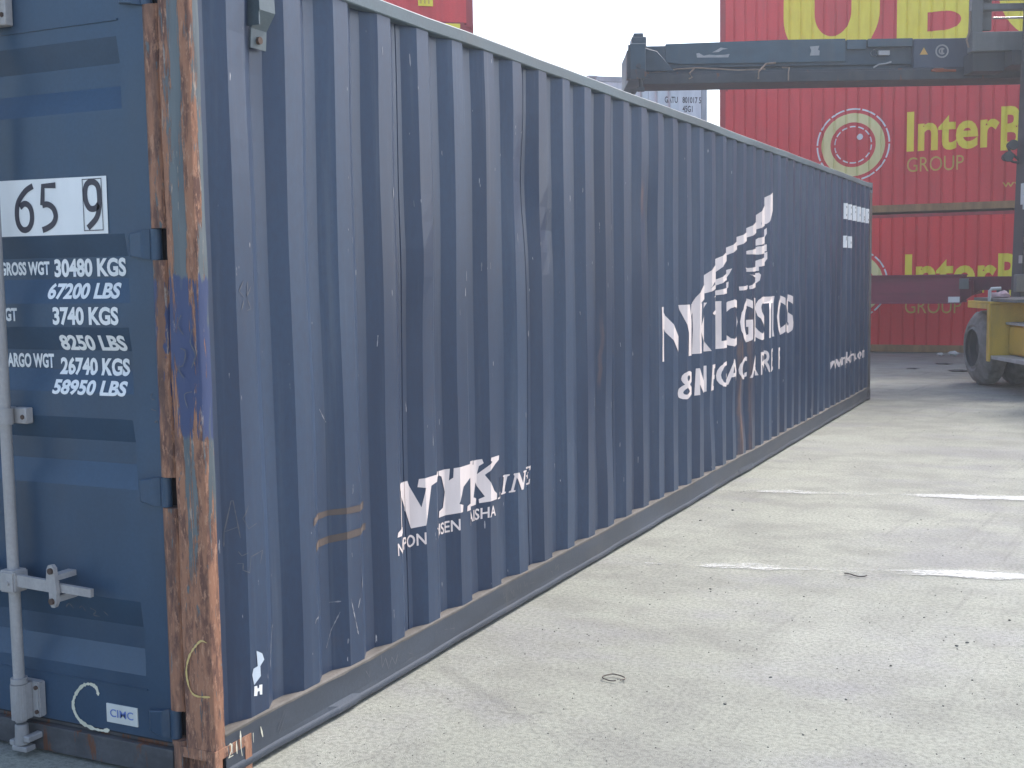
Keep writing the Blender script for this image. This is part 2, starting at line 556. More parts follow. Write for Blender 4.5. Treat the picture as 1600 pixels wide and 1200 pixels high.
M_SLOT_SHADE = worn_paint("slot_shade_colour", (0.02, 0.02, 0.028), 0.9, 0.2, 0.2)  # near-black: the shade inside the hinge slots put into the colour
M_PLATEBLUE = mat_lettering("plate_blue_print", (0.10, 0.16, 0.42), (0.14, 0.2, 0.48), 0.5)
M_PLATE = mat_lettering("maker_plate_metal", (0.50, 0.50, 0.46), (0.62, 0.62, 0.58), 0.5)
M_ROOF = worn_paint("roof_paint", (0.12, 0.14, 0.17), 0.6, 0.4, 0.25, 0.08)

M_RED = worn_paint("red_container_paint", (0.68, 0.072, 0.072), 0.55, 0.25, 0.10, 0.0, 0.0, 0.22, (2, 2, 0.35))
M_RED2 = worn_paint("bright_red_container_paint", (0.74, 0.060, 0.058), 0.55, 0.25, 0.08, 0.0, 0.0, 0.06, (2, 2, 0.35))
M_REDFRAME = worn_paint("red_frame_paint", (0.36, 0.045, 0.048), 0.55, 0.4, 0.2, 0.05, 0, 0.3)
M_TANRAIL = worn_paint("dusty_tan_rail", (0.30, 0.18, 0.085), 0.7, 0.3, 0.25, 0.1, 0, 0.4)
M_YELLOWTXT = mat_lettering("yellow_lettering", (0.78, 0.62, 0.045), (0.86, 0.72, 0.06), 0.5)
M_YELLOWTXT_D = mat_lettering("thin_yellow_lettering", (0.55, 0.36, 0.07), (0.62, 0.42, 0.09), 0.5)
M_CREAM = mat_lettering("cream_ring_paint", (0.68, 0.62, 0.28), (0.78, 0.72, 0.36), 0.5, 0.02, (0.4, 0.3, 0.1))
M_PALEBOX = worn_paint("pale_grey_container_paint", (0.70, 0.75, 0.77), 0.5, 0.4, 0.1, 0.03, 0, 0.2)
M_PALEFRAME = worn_paint("grey_frame_paint", (0.42, 0.46, 0.48), 0.6, 0.4, 0.15, 0.05)
M_STEEL = worn_paint("dark_spreader_paint", (0.030, 0.054, 0.074), 0.5, 0.5, 0.25, 0.02, 0.0, 0.3, (2, 2, 3))
M_STEEL_L = worn_paint("mid_grey_blue_spreader_paint", (0.045, 0.080, 0.104), 0.5, 0.5, 0.2, 0.02, 0.0, 0.25, (2, 2, 3))
M_STEEL_R = worn_paint("scuffed_rusty_steel", (0.048, 0.052, 0.058), 0.65, 0.4, 0.3, 0.12, 0.0, 0.3, (2, 2, 3))
M_GREYM = worn_paint("grey_mast_paint", (0.13, 0.13, 0.125), 0.55, 0.5, 0.2, 0.02, 0.0, 0.4)
M_DGREYM = worn_paint("dark_grey_mast_paint", (0.055, 0.055, 0.055), 0.6, 0.4, 0.2, 0.0, 0, 0.3)
M_YEL = worn_paint("yellow_machine_paint", (0.68, 0.44, 0.05), 0.45, 0.5, 0.10, 0.03, 0.0, 0.45, (3, 3, 2))
M_TYRE = worn_paint("dusty_tyre_rubber", (0.22, 0.215, 0.20), 0.9, 0.2, 0.25, 0, 0, 0.5, (8, 8, 8))
M_RIM = worn_paint("grey_wheel_rim", (0.06, 0.058, 0.055), 0.7, 0.3, 0.2, 0.05)
M_TREADPLATE = worn_paint("bare_tread_plate", (0.45, 0.45, 0.43), 0.5, 0.5, 0.2)
M_MAROON = worn_paint("maroon_chassis_paint", (0.21, 0.032, 0.055), 0.5, 0.5, 0.2, 0.02, 0, 0.25, (1, 4, 6))
M_MAROON_D = worn_paint("dark_maroon_paint", (0.12, 0.02, 0.032), 0.6, 0.4, 0.2)
M_GLASS = NT("dark_glass").out((0.03, 0.035, 0.04), 0.08, 0, 0.6)
M_CHROME = NT("chrome_rod").out((0.7, 0.7, 0.7), 0.15, 1.0)
M_ORANGE = worn_paint("orange_rag", (0.42, 0.12, 0.06), 0.8, 0.2, 0.2)
M_CABLE = worn_paint("dirty_cable", (0.28, 0.20, 0.15), 0.8, 0.2, 0.3)
M_STONE = worn_paint("dark_grit", (0.17, 0.165, 0.145), 0.9, 0.2, 0.4, 0, 0, 0, (30, 30, 30))
M_PAPER = worn_paint("waste_paper", (0.6, 0.6, 0.57), 0.9, 0.2, 0.15)
M_WIRE = worn_paint("rusty_wire", (0.17, 0.14, 0.115), 0.8, 0.3, 0.3)
M_LINE = mat_worn_line()

# ------------------------------------------------------------------ ground
gb = bmesh.new()
bmesh.ops.create_grid(gb, x_segments=2, y_segments=2, size=400)
ground = obj("ground", gb, mat_ground())
tag(ground, "pale gritty concrete of the container yard", "ground", kind="structure")

# two nearly worn-away painted stripes
for (x0, y0, x1, y1, w) in ((0.25, 3.26, 6.5, 4.70, 0.23), (-0.02, 5.54, 7.0, 6.90, 0.24)):
    L = math.hypot(x1 - x0, y1 - y0)
    b = bmesh.new()
    add_box(b, 0, L, -w / 2, w / 2, 0.0, 0.001)
    bmesh.ops.delete(b, geom=[f for f in b.faces if f.normal.z < 0.5], context='FACES')
    o = obj("painted_line", b, M_LINE, None, loc=(x0, y0, 0.004))
    o.rotation_euler = (0, 0, math.atan2(y1 - y0, x1 - x0))
    near = y0 < 4
    tag(o, "worn white stripe painted across the concrete, " + ("the nearer one with a solid bright stretch" if near else "the farther one, thin and broken"),
        "painted line", "worn stripes on the concrete", "structure")

# ================================================================== THE BLUE CONTAINER
L, H, W = 12.192, 2.591, 2.438
PITCH, S0, DEP = 0.289, 0.186, 0.036
# the folds of a long-used wall are not evenly spaced: (even position, real position)
WARP = [(-1.0, -1.0), (3.6, 3.6), (4.25, 4.275), (5.4, 5.42), (6.55, 6.545), (7.7, 7.66), (8.9, 8.82), (12.4, 12.30)]
def _lerp(v, a, b):
    for p, q in zip(WARP, WARP[1:]):
        if v <= q[a] or q is WARP[-1]:
            return p[b] + (v - p[a]) / (q[a] - p[a]) * (q[b] - p[b])
def to_real(v): return _lerp(v, 0, 1)
def to_even(v): return _lerp(v, 1, 0)
def prof(s):
    t = (to_even(s) - S0) % PITCH
    if t < .092: return 0.0
    if t < .160: return -DEP * (t - .092) / .068
    if t < .220: return -DEP
    return -DEP * (1 - (t - .220) / .069)
S_BREAKS = [0.049]
for k in range(-1, 43):
    for dx in (0.0, .092, .160, .220):
        S_BREAKS.append(to_real(S0 + k * PITCH + dx))
SEAMS = [to_real(S0 + k * PITCH + 0.186) for k in range(3, 42, 4)]
for c in SEAMS:
    S_BREAKS += [c - .004, c - .001, c + .001, c + .004]
S_BREAKS = sorted(s for s in set(round(v, 5) for v in S_BREAKS) if 0.049 <= s <= L - 0.05)
Z0P, Z1P = 0.150, 2.540
NZ = 22
Z_BREAKS = [Z0P + (Z1P - Z0P) * i / NZ for i in range(NZ + 1)]
DENTS = ((1.33, 1.63, 0.10, 0.22, 0.010), (2.36, 1.98, 0.16, 0.30, -0.020), (2.62, 1.78, 0.12, 0.16, -0.016), (0.30, 2.2, 0.14, 0.3, -0.008),
         (5.5, 0.62, 0.22, 0.3, -0.02), (6.3, 0.55, 0.3, 0.3, -0.024), (3.4, 0.75, 0.2, 0.35, -0.012), (8.4, 1.6, 0.3, 0.5, -0.014), (4.1, 1.9, 0.2, 0.3, -0.014))
def side_pt(s, z, off=0.0):
    edge = max(0.0, min(1.0, (z - Z0P) / 0.25, (Z1P - z) / 0.25, (s - 0.05) / 0.2))
    x = prof(s) - 0.003 + 0.004 * edge * noise1(s * 1.3, z * 1.8)
    for c in SEAMS:
        if abs(s - c) <= 0.00102:
            x -= 0.007
    for (a, b, ra, rb, am) in DENTS:
        q = ((s - a) / ra) ** 2 + ((z - b) / rb) ** 2
        if q < 4:
            x += 1.2 * am * math.exp(-q * 1.6) * edge
    y = s + 0.007 * edge * noise1(s * 0.9 + 4, z * 2.1)
    return (x + off, y, z)
SIDE_OFF = 0.0022
def on_side(bm, off=SIDE_OFF):
    return conform(bm, lambda s, z: side_pt(s, z, off), S_BREAKS, Z_BREAKS)

blue = thing("shipping_container", "long dark blue container with rusty corner post and white lettering on the near concrete",
             "shipping container", (0, 0, 0))

bm = bmesh.new()
grid = [[bm.verts.new(side_pt(s, z)) for z in Z_BREAKS] for s in S_BREAKS]
for i in range(len(S_BREAKS) - 1):
    for j in range(NZ):
        bm.faces.new((grid[i][j], grid[i + 1][j], grid[i + 1][j + 1], grid[i][j + 1]))
obj("side_panel", bm, M_SIDE, blue)

def corrugated(x_of, n0, n1, z0, z1, axis, pos, sign, pitch=0.278, dep=0.036, f=(0.07, 0.07, 0.07)):
    """plain corrugated wall: runs along axis ('x' or 'y') at pos, folds point to -sign"""
    pts = []
    a = n0
    k = 0
    while a < n1 - 1e-6:
        for d, e in ((0, 0), (f[0], 0), (f[0] + f[1], -dep), (f[0] + f[1] + f[2], -dep)):
            if a + d <= n1:
                pts.append((a + d, e))
        a += pitch
    pts.append((n1, pts[-1][1]))
    b = bmesh.new()
    prev = None
    for (u, e) in pts:
        c = pos + sign * e
        p = (u, c) if axis == 'x' else (c, u)
        cur = (b.verts.new((*p, z0)), b.verts.new((*p, z1)))
        if prev:
            b.faces.new((prev[0], cur[0], cur[1], prev[1]))
        prev = cur
    bmesh.ops.recalc_face_normals(b, faces=b.faces[:])
    return b

obj("side_panel", corrugated(None, 0.05, L - 0.05, 0.15, 2.54, 'y', -W + 0.003, -1), M_SIDE, blue)
obj("front_panel", corrugated(None, -W + 0.1, -0.1, 0.15, 2.5, 'x', L - 0.01, 1), M_SIDE, blue)
bm = bmesh.new()
add_box(bm, -W + 0.03, -0.03, 0.08, L - 0.06, 2.572, 2.578)
obj("roof_panel", bm, M_ROOF, blue)

# top rails: square tube with a slight sag; bottom rails: channel with a turned-out lower lip
def long_mesh(section, ys, xf=lambda y: 0, zf=lambda y: 0, closed=True):
    b = bmesh.new()
    prev = None
    first = None
    for y in ys:
        cur = [b.verts.new((x + xf(y), y, z + zf(y))) for x, z in section]
        if prev:
            n = len(section)
            for k in range(n if closed else n - 1):
                b.faces.new((prev[k], prev[(k + 1) % n], cur[(k + 1) % n], cur[k]))
        else:
            first = cur
        prev = cur
    if closed:
        b.faces.new(first)
        b.faces.new(list(reversed(prev)))
    bmesh.ops.recalc_face_normals(b, faces=b.faces[:])
    return b
ys = [0.05 + (L - 0.10) * i / 80 for i in range(81)]
trs = [(0.0, 2.530), (0.004, 2.534), (0.004, 2.578), (0.0, 2.583), (-0.055, 2.583), (-0.058, 2.58), (-0.058, 2.533), (-0.055, 2.530)]
obj("top_rail", long_mesh(trs, ys, lambda y: 0.004 * noise1(y * 0.9, 0), lambda y: 0.003 * noise1(y * 1.4, 2)), M_TOPRAIL, blue)
obj("top_rail", long_mesh([(-W - x, z) for x, z in trs], ys), M_TOPRAIL, blue)
def lip(y):
    return 0.0015 * noise1(y * 2.3, 5) + (0.006 if 0.62 < y < 0.80 else 0) + (0.006 if 6.1 < y < 6.5 else 0)
ysr = [0.05 + (L - 0.10) * i / 240 for i in range(241)]
brs = [(-0.050, 0.158), (-0.004, 0.158), (0.001, 0.153), (0.001, 0.060), (0.002, 0.044), (0.006, 0.037), (0.0075, 0.032), (0.0075, 0.022), (0.003, 0.015), (-0.040, 0.014), (-0.040, 0.022), (-0.006, 0.030), (-0.006, 0.148), (-0.050, 0.148)]
b = bmesh.new()
prev = None
for y in ysr:
    w = lip(y)
    cur = [b.verts.new((x + (w if z < 0.05 and x > 0 else 0) + 0.003 * noise1(y * 1.1, 7), y, z + 0.004 * noise1(y * 1.9, 1) + (0.0025 * noise1(y * 4.1, 3) if z < 0.05 and x > -0.01 else 0))) for x, z in brs]
    if prev:
        for k in range(len(brs)):
            b.faces.new((prev[k], prev[(k + 1) % len(brs)], cur[(k + 1) % len(brs)], cur[k]))
    prev = cur
bmesh.ops.recalc_face_normals(b, faces=b.faces[:])
rail = obj("bottom_rail", b, M_RAIL, blue)
# rusty worn upper edge and dusty ledge on the rail
b = bmesh.new()
prev = None
for i, y in enumerate(ysr):
    e = 0.0006
    zz = 0.158 + 0.004 * noise1(y * 1.9, 1) + 0.003 * noise1(y * 1.1, 7) * 0
    xx = 0.003 * noise1(y * 1.1, 7)
    dn = 0.010 + 0.005 * random.random()
    cur = [b.verts.new(q) for q in ((-0.050 + xx, y, zz + 0.0012), (-0.003 + xx, y, zz + 0.0012), (0.002 + xx, y, zz - 0.004), (0.0022 + xx, y, zz - dn))]
    if prev:
        for k in range(3):
            b.faces.new((prev[k], prev[k + 1], cur[k + 1], cur[k]))
    prev = cur
bmesh.ops.recalc_face_normals(b, faces=b.faces[:])
obj("dusty_ledge", b, M_DUST, rail)
obj("bottom_rail", B((-W - 0.001, -W + 0.04, 0.05, L - 0.05, 0.015, 0.158)), M_RAIL, blue)

# corner posts
HZ = (0.180, 0.915, 1.672, 2.425)           # hinge heights
bm = bmesh.new()
post = [(0.0015, 0.046), (0.0015, 0.010), (-0.001, 0.003), (-0.008, 0.0), (-0.105, 0.0), (-0.111, 0.002), (-0.114, 0.008), (-0.114, 0.055), (-0.105, 0.058), (-0.010, 0.058), (-0.008, 0.052)]
zs = [0.118 + (2.47 - 0.118) * i / 40 for i in range(41)]
prev = None
for z in zs:
    cur = [bm.verts.new((x + 0.0025 * noise1(z * 5, x * 9) * (1 if y < 0.05 else 0), y - 0.0025 * noise1(z * 4.1 + x * 11, 2), z)) for x, y in post]
    if prev:
        for k in range(len(post)):
            bm.faces.new((prev[k], prev[(k + 1) % len(post)], cur[(k + 1) % len(post)], cur[k]))
    prev = cur
bmesh.ops.recalc_face_normals(bm, faces=bm.faces[:])
rpost = obj("corner_post", bm, M_POST, blue, 40)
rpost['label'] = "rusty corner post with a patch of newer blue paint"
# hinge bar of that post: a rounded bar cut away at each hinge
bm = bmesh.new()
cuts = [0.118] + [v for h in HZ[:] for v in (h - 0.048, h + 0.048)] + [2.47]
jb = [(-0.1135, 0.050), (-0.1135, 0.010), (-0.1165, 0.0)] + [(-0.147 + 0.030 * math.cos(a), 0.019 - 0.024 * math.sin(a)) for a in [math.pi * k / 10 for k in range(1, 10)]] + [(-0.178, 0.016), (-0.180, 0.050)]
for z0, z1 in zip(cuts[0::2], cuts[1::2]):
    add_prism(bm, jb, z0, z1)
obj("hinge_bar", bm, M_POST, rpost, 40)
bm = bmesh.new()
for h in HZ:
    add_box(bm, -0.180, -0.1137, 0.044, 0.055, h - 0.0478, h + 0.0478)
obj("slot_shade", bm, M_SLOT_SHADE, rpost)  # back plates of the slots, coloured as deep shade
pl = [(0, 0.16), (0, 0), (0.16, 0), (0.16, 0.05), (0.05, 0.05), (0.05, 0.16)]
for (px, py, fx, fy) in ((-W, 0, 1, 1), (0, L, -1, -1), (-W, L, 1, -1)):
    bm = bmesh.new()
    q = [(px + fx * (a if fx == fy or True else a), py + fy * c) for a, c in pl]
    add_prism(bm, q, 0.118, 2.473)
    obj("corner_post", bm, M_SILL if py else M_POST, blue)
# corner castings: a block with its three oval holes
def casting(px, py, fx, fy, z, mat, par):
    b = bmesh.new()
    bmesh.ops.create_cube(b, size=1.0)
    sx, sy, sz = 0.162, 0.178, 0.118
    e = 0.003
    bmesh.ops.scale(b, vec=(sx, sy, sz), verts=b.verts[:])
    bmesh.ops.translate(b, vec=(px + fx * (sx / 2 - e), py + fy * (sy / 2 - e), z + sz / 2), verts=b.verts[:])
    b.faces.ensure_lookup_table()
    side = [f for f in b.faces if (f.normal.x * fx < -0.5) or (f.normal.y * fy < -0.5) or f.normal.z > 0.5]
    for f in side:
        r1 = bmesh.ops.inset_individual(b, faces=[f], thickness=0.033, use_even_offset=True)
    # push the inset centres in and round them
    bmesh.ops.recalc_face_normals(b, faces=b.faces[:])
    b.normal_update()
    for f in side:
        n = f.normal.copy()
        ret = bmesh.ops.extrude_face_region(b, geom=[f])
        vs = [v for v in ret['geom'] if isinstance(v, bmesh.types.BMVert)]
        bmesh.ops.translate(b, vec=-n * 0.03, verts=vs)
        bmesh.ops.delete(b, geom=[f], context='FACES_ONLY')
    obj("corner_casting", b, mat, par)
for px, fx in ((0, -1), (-W, 1)):
    for py, fy in ((0, 1), (L, -1)):
        casting(px, py, fx, fy, 0.0, M_POST if (px == 0 and py == 0) else M_SILL, blue)
        casting(px, py, fx, fy, H - 0.118, M_TOPRAIL, blue)
# door frame: sill and header
obj("door_sill", B((-W + 0.16, -0.165, -0.004, 0.12, 0.012, 0.098), (-W + 0.16, -0.165, 0.02, 0.10, 0.0985, 0.112), bevel=0.004), M_SILL, blue)
obj("door_header", B((-W + 0.16, -0.165, 0.002, 0.12, 2.50, 2.586), bevel=0.004), M_TOPRAIL, blue)
obj("front_header", B((-W + 0.16, -0.165, L - 0.06, L - 0.002, 2.47, 2.584), (-W + 0.16, -0.165, L - 0.06, L - 0.002, 0.012, 0.155)), M_RAIL, blue)
obj("floor_structure", B((-W + 0.06, -0.06, 0.1, L - 0.1, 0.12, 0.16)), M_SILL, blue)

# doors with pressed horizontal troughs
DB = 0.012
TR = ((2.300, 2.225, 2.157, 2.084), (1.708, 1.640, 1.572, 1.495), (1.420, 1.345, 1.283, 1.213), (1.133, 1.058, 0.988, 0.913), (0.556, 0.465, 0.395, 0.318))
DD = 0.030
DZ = sorted([0.118, 2.495] + [z for t in TR for z in t])
def door_y(z):
    for a, b2, c, d in TR:
        if d <= z <= a:
            if z >= b2: return DD * (a - z) / (a - b2)
            if z >= c: return DD
            return DD * (z - d) / (c - d)
    return 0.0
def make_door(x_out, x_in):
    """x_out: hinge side, x_in: middle of the container"""
    s = 1 if x_in > x_out else -1
    b = bmesh.new()
    cols = [(x_out, 0), (x_out + s * 0.097, 0), (x_out + s * 0.107, 1), (x_in - s * 0.075, 1), (x_in - s * 0.065, 0), (x_in, 0)]
    g = [[b.verts.new((x, DB + c * door_y(z), z)) for z in DZ] for x, c in cols]
    for i in range(len(cols) - 1):
        for j in range(len(DZ) - 1):
            b.faces.new((g[i][j], g[i + 1][j], g[i + 1][j + 1], g[i][j + 1]))
    bmesh.ops.recalc_face_normals(b, faces=b.faces[:])
    if sum(f.normal.y for f in b.faces) > 0:
        for f in b.faces:
            f.normal_flip()
    return obj("door", b, M_DOOR, blue)
door = make_door(-0.1765, -1.214)
door2 = make_door(-W + 0.181, -1.224)
for d, x0, x1 in ((door, -1.214, -0.181), (door2, -W + 0.181, -1.224)):
    # rubber seal around the leaf, and the raised line of the upper seal strip
    obj("seal", B((x0, x1, 0.0128, 0.03, 0.113, 0.1175), (x0, x1, 0.0128, 0.03, 2.4955, 2.4995)), M_GASKET, d)
b = bmesh.new()
add_box(b, -1.20, -0.275, DB - 0.004, DB + 0.002, 2.346, 2.351)
obj("seam_weld", b, M_DOOR, door)
b = bmesh.new()
add_box(b, -1.20, -0.268, DB - 0.003, DB + 0.002, 0.272, 0.276)
obj("seam_weld", b, M_DOOR, door)

# hinges: tapered blade on the door, knuckle inside the cut-out of the post
for side, dd in ((1, door), (-1, door2)):
    for h in HZ:
        b = bmesh.new()
        xm = (lambda x: x) if side == 1 else (lambda x: -W - x)
        prof_ = [(-0.176, 0.006), (-0.200, -0.010), (-0.252, -0.004), (-0.268, 0.0115), (-0.176, 0.0115)]
        prof_ = [(xm(x), y) for x, y in prof_]
        lo, hi = [], []
        for x, y in prof_:
            t_ = min(1, max(0, (abs(x if side == 1 else -W - x) - 0.176) / 0.09))
            hh = 0.046 - 0.014 * t_
            lo.append(b.verts.new((x, y, h - hh)))
            hi.append(b.verts.new((x, y, h + hh)))
        n = len(lo)
        b.faces.new(list(reversed(lo)))
        b.faces.new(hi)
        for k in range(n):
            b.faces.new((lo[k], lo[(k + 1) % n], hi[(k + 1) % n], hi[k]))
        add_tube(b, (xm(-0.163), 0.016, h - 0.0465), (xm(-0.163), 0.016, h + 0.0465), 0.0175, seg=18)
        bmesh.ops.recalc_face_normals(b, faces=b.faces[:])
        bmesh.ops.bevel(b, geom=[e for e in b.edges if e.calc_length() > 0.03], offset=0.003, segments=1, affect='EDGES')
        obj("hinge", b, M_DOOR, dd)

def locking_bar(x, s):
    """s: side to which the handle points (+1 towards +x)"""
    b = bmesh.new()
    yb = -0.045
    add_tube(b, (x, yb, 0.118), (x, yb, 2.47), 0.0185, seg=20)
    bar = obj("locking_bar", b, M_ROD, blue, 40)
    # top and bottom cam ends with their keepers
    for z, up in ((0.075, -1), (2.52, 1)):
        b = bmesh.new()
        add_tube(b, (x, yb, z - 0.035), (x, yb, z + 0.035), 0.024, 0.021, seg=16)
        add_box(b, x - 0.045, x - 0.022, -0.060, 0.0, z - 0.04, z - 0.022)
        add_box(b, x + 0.022, x + 0.048, -0.062, 0.0, z - 0.02, z + 0.0)
        add_box(b, x - 0.03, x + 0.036, -0.064, -0.022, z - 0.055, z - 0.037)
        bmesh.ops.bevel(b, geom=b.edges[:], offset=0.003, segments=1, affect='EDGES')
        obj("cam_keeper", b, M_ROD, bar)
    # guide brackets
    for z, hh, flip in ((1.133, 0.026, False), (2.42, 0.05, False)):
        b = bmesh.new()
        add_tube(b, (x, yb, z - hh), (x, yb, z + hh), 0.0255, seg=20)
        add_box(b, x + s * 0.006, x + s * 0.064, -0.020, 0.0115, z - hh, z + hh)
        add_box(b, x - s * 0.050, x - s * 0.006, -0.020, 0.0115, z - hh, z + hh)
        bmesh.ops.bevel(b, geom=[e for e in b.edges if e.calc_length() > 0.02], offset=0.003, segments=1, affect='EDGES')
        obj("guide_bracket", b, M_ROD, bar, 40)
        b = bmesh.new()
        add_tube(b, (x + s * 0.050, -0.024, z - (hh - 0.02) * 0.6), (x + s * 0.050, -0.016, z - (hh - 0.02) * 0.6), 0.008, seg=6)
        obj("bolt", b, M_BOLT, bar)
    # lower bearing plate with four bolts
    b = bmesh.new()
    add_box(b, x - 0.048, x + s * 0.058, -0.020, 0.0115, 0.128, 0.248)
    add_tube(b, (x, yb, 0.128), (x, yb, 0.246), 0.030, seg=24)
    add_tube(b, (x, yb, 0.248), (x, yb, 0.266), 0.027, seg=24)
    add_box(b, x - 0.030, x + 0.030, yb, -0.018, 0.129, 0.247)
    bmesh.ops.bevel(b, geom=[e for e in b.edges if e.calc_length() > 0.03], offset=0.004, segments=2, affect='EDGES')
    obj("bearing_plate", b, M_ROD, bar, 40)
    b = bmesh.new()
    for dx in (-0.040, 0.048):
        for z in (0.148, 0.230):
            add_tube(b, (x + s * dx, -0.026, z), (x + s * dx, -0.019, z), 0.0075, seg=6)
    obj("bolt", b, M_BOLT, bar)
    # handle: hub clamped on the bar, flat handle, catch with its hasp
    b = bmesh.new()
    add_box(b, x - 0.030, x + s * 0.040, -0.082, -0.018, 0.560, 0.632)
    bmesh.ops.bevel(b, geom=b.edges[:], offset=0.006, segments=2, affect='EDGES')
    add_tube(b, (x + s * 0.012, -0.088, 0.592), (x + s * 0.012, -0.078, 0.592), 0.008, seg=12)
    p0 = Vector((x + s * 0.036, -0.062, 0.600))
    p1 = Vector((x + s * 0.345, -0.050, 0.586))
    d = (p1 - p0)
    for t0, t1, hz in ((0, 0.55, 0.019), (0.55, 1.0, 0.013)):
        a, c = p0 + d * t0, p0 + d * t1
        mt = Matrix.Translation((a + c) / 2) @ d.to_track_quat('X', 'Z').to_matrix().to_4x4()
        add_box(b, -(c - a).length / 2, (c - a).length / 2, -0.007, 0.007, -hz, hz, mt)
    obj("handle", b, M_ROD, bar, 40)
    b = bmesh.new()
    xc = x + s * 0.195
    pz = [(xc - 0.014, 0.612), (xc - 0.010, 0.655), (xc - 0.002, 0.668), (xc + 0.012, 0.670), (xc + 0.022, 0.660), (xc + 0.026, 0.612), (xc + 0.030, 0.588), (xc + 0.026, 0.545), (xc + 0.018, 0.532), (xc + 0.004, 0.532), (xc - 0.004, 0.548), (xc - 0.004, 0.585), (xc - 0.022, 0.598)]
    vs = add_prism(b, pz, 0.0, 0.014, Matrix.Translation((0, -0.066, 0)) @ Matrix.Rotation(math.pi / 2, 4, 'X'))
    add_box(b, xc - 0.010, xc + 0.024, -0.066, 0.0115, 0.548, 0.568)
    add_box(b, xc - 0.010, xc + 0.024, -0.066, 0.0115, 0.618, 0.636)
    obj("catch", b, M_ROD, bar)
    b = bmesh.new()
    for z in (0.650, 0.552):
        add_tube(b, (xc + 0.009, -0.087, z), (xc + 0.009, -0.079, z), 0.010, seg=14)
    obj("rivet", b, M_BOLT, bar)
    return bar
locking_bar(-0.768, 1)
locking_bar(-1.130, 1)
locking_bar(-W + 0.768, -1)
locking_bar(-1.308, -1)

# ---- writing on the door, following the pressed troughs
def on_door(bm, off=0.0015):
    return conform(bm, lambda x, z: (x, DB + door_y(z) - off, z), (), DZ)
wt = bmesh.new()
rows = (("30480 KGS", -0.571, -0.271, 1.578, 1.636), ("67200 LBS", -0.600, -0.297, 1.508, 1.560), ("3740 KGS", -0.586, -0.311, 1.426, 1.484),
        ("8250 LBS", -0.560, -0.284, 1.345, 1.395), ("26740 KGS", -0.563, -0.272, 1.266, 1.323), ("58950 LBS", -0.598, -0.289, 1.204, 1.252),
        ("MAX GROSS WGT", -0.905, -0.592, 1.586, 1.630), ("TARE WGT", -0.945, -0.742, 1.438, 1.482), ("MAX CARGO WGT", -0.915, -0.592, 1.286, 1.333))
for s_, a, c, z0, z1 in rows:
    d_ = 0.94 * (DB + door_y((z0 + z1) / 2))
    merge(wt, text_bm(s_, a - d_, c - d_, z0, z1, 0, 0.04))
obj("weight_lettering", on_door(wt), M_DECAL, door)
plate = obj("number_plate", poly_bm([[(-1.10, 1.712), (-0.347, 1.710), (-0.3455, 1.886), (-1.10, 1.893)]]), M_DECAL, blue)
for v in plate.data.vertices:
    v.co = Vector((v.co.x, DB - 0.0022, v.co.y))
plate['label'] = "white number plate on the door"
six = [(-0.632, 1.868), (-0.665, 1.853), (-0.698, 1.820), (-0.707, 1.785), (-0.703, 1.752), (-0.685, 1.732), (-0.660, 1.734), (-0.644, 1.755), (-0.642, 1.785), (-0.652, 1.806), (-0.672, 1.814), (-0.692, 1.803)]
five = [(-0.538, 1.866), (-0.592, 1.866), (-0.598, 1.806), (-0.575, 1.808), (-0.552, 1.795), (-0.543, 1.770), (-0.554, 1.748), (-0.578, 1.735), (-0.602, 1.728)]
nine = [(-0.380, 1.800), (-0.396, 1.788), (-0.418, 1.790), (-0.432, 1.812), (-0.434, 1.842), (-0.424, 1.864), (-0.402, 1.870), (-0.382, 1.858), (-0.376, 1.830), (-0.379, 1.790), (-0.392, 1.758), (-0.428, 1.729)]
def smooth_line(p, n=6):
    out = []
    for i in range(len(p) - 1):
        p0, p1, p2, p3 = (Vector(p[max(i - 1, 0)]), Vector(p[i]), Vector(p[i + 1]), Vector(p[min(i + 2, len(p) - 1)]))
        for k in range(n):
            t = k / n
            q = 0.5 * ((2 * p1) + (p2 - p0) * t + (2 * p0 - 5 * p1 + 4 * p2 - p3) * t * t + (3 * p1 - p0 - 3 * p2 + p3) * t ** 3)
            out.append((q.x, q.y))
    out.append(tuple(p[-1]))
    return out
def ribbon(lines, w):
    bm = bmesh.new()
    for ln in lines:
        prev = None
        for i, p in enumerate(ln):
            a = Vector(ln[max(i - 1, 0)])
            c = Vector(ln[min(i + 1, len(ln) - 1)])
            t = (c - a).normalized()
            n = Vector((-t.y, t.x)) * w / 2
            p = Vector(p)
            cur = (bm.verts.new((*(p + n), 0)), bm.verts.new((*(p - n), 0)))
            if prev:
                bm.faces.new((prev[0], prev[1], cur[1], cur[0]))
            prev = cur
    return bm
dg_bm = bmesh.new()
six = [(x - 0.022, z) for x, z in six]
five = [(x - 0.018, z) for x, z in five]
lines = [(smooth_line(six), 0.0), (five[:3], 0.0002), (smooth_line(five[2:]), 0.0004), (smooth_line(nine), 0.0)]
for ln, off in lines:
    rb = ribbon([ln], 0.019)
    for v in rb.verts:
        v.co = Vector((v.co.x, DB - 0.0032 - off, v.co.y))
    merge(dg_bm, rb)
for (a, c, z0, z1) in ((-0.444, -0.364, 1.720, 1.7225), (-0.444, -0.364, 1.8775, 1.880), (-0.444, -0.4415, 1.7225, 1.8775), (-0.3665, -0.364, 1.7225, 1.8775)):
    rb = poly_bm([[(a, z0), (c, z0), (c, z1), (a, z1)]])
    for v in rb.verts:
        v.co = Vector((v.co.x, DB - 0.0042, v.co.y))
    merge(dg_bm, rb)
obj("digits", dg_bm, M_BLACK, plate)

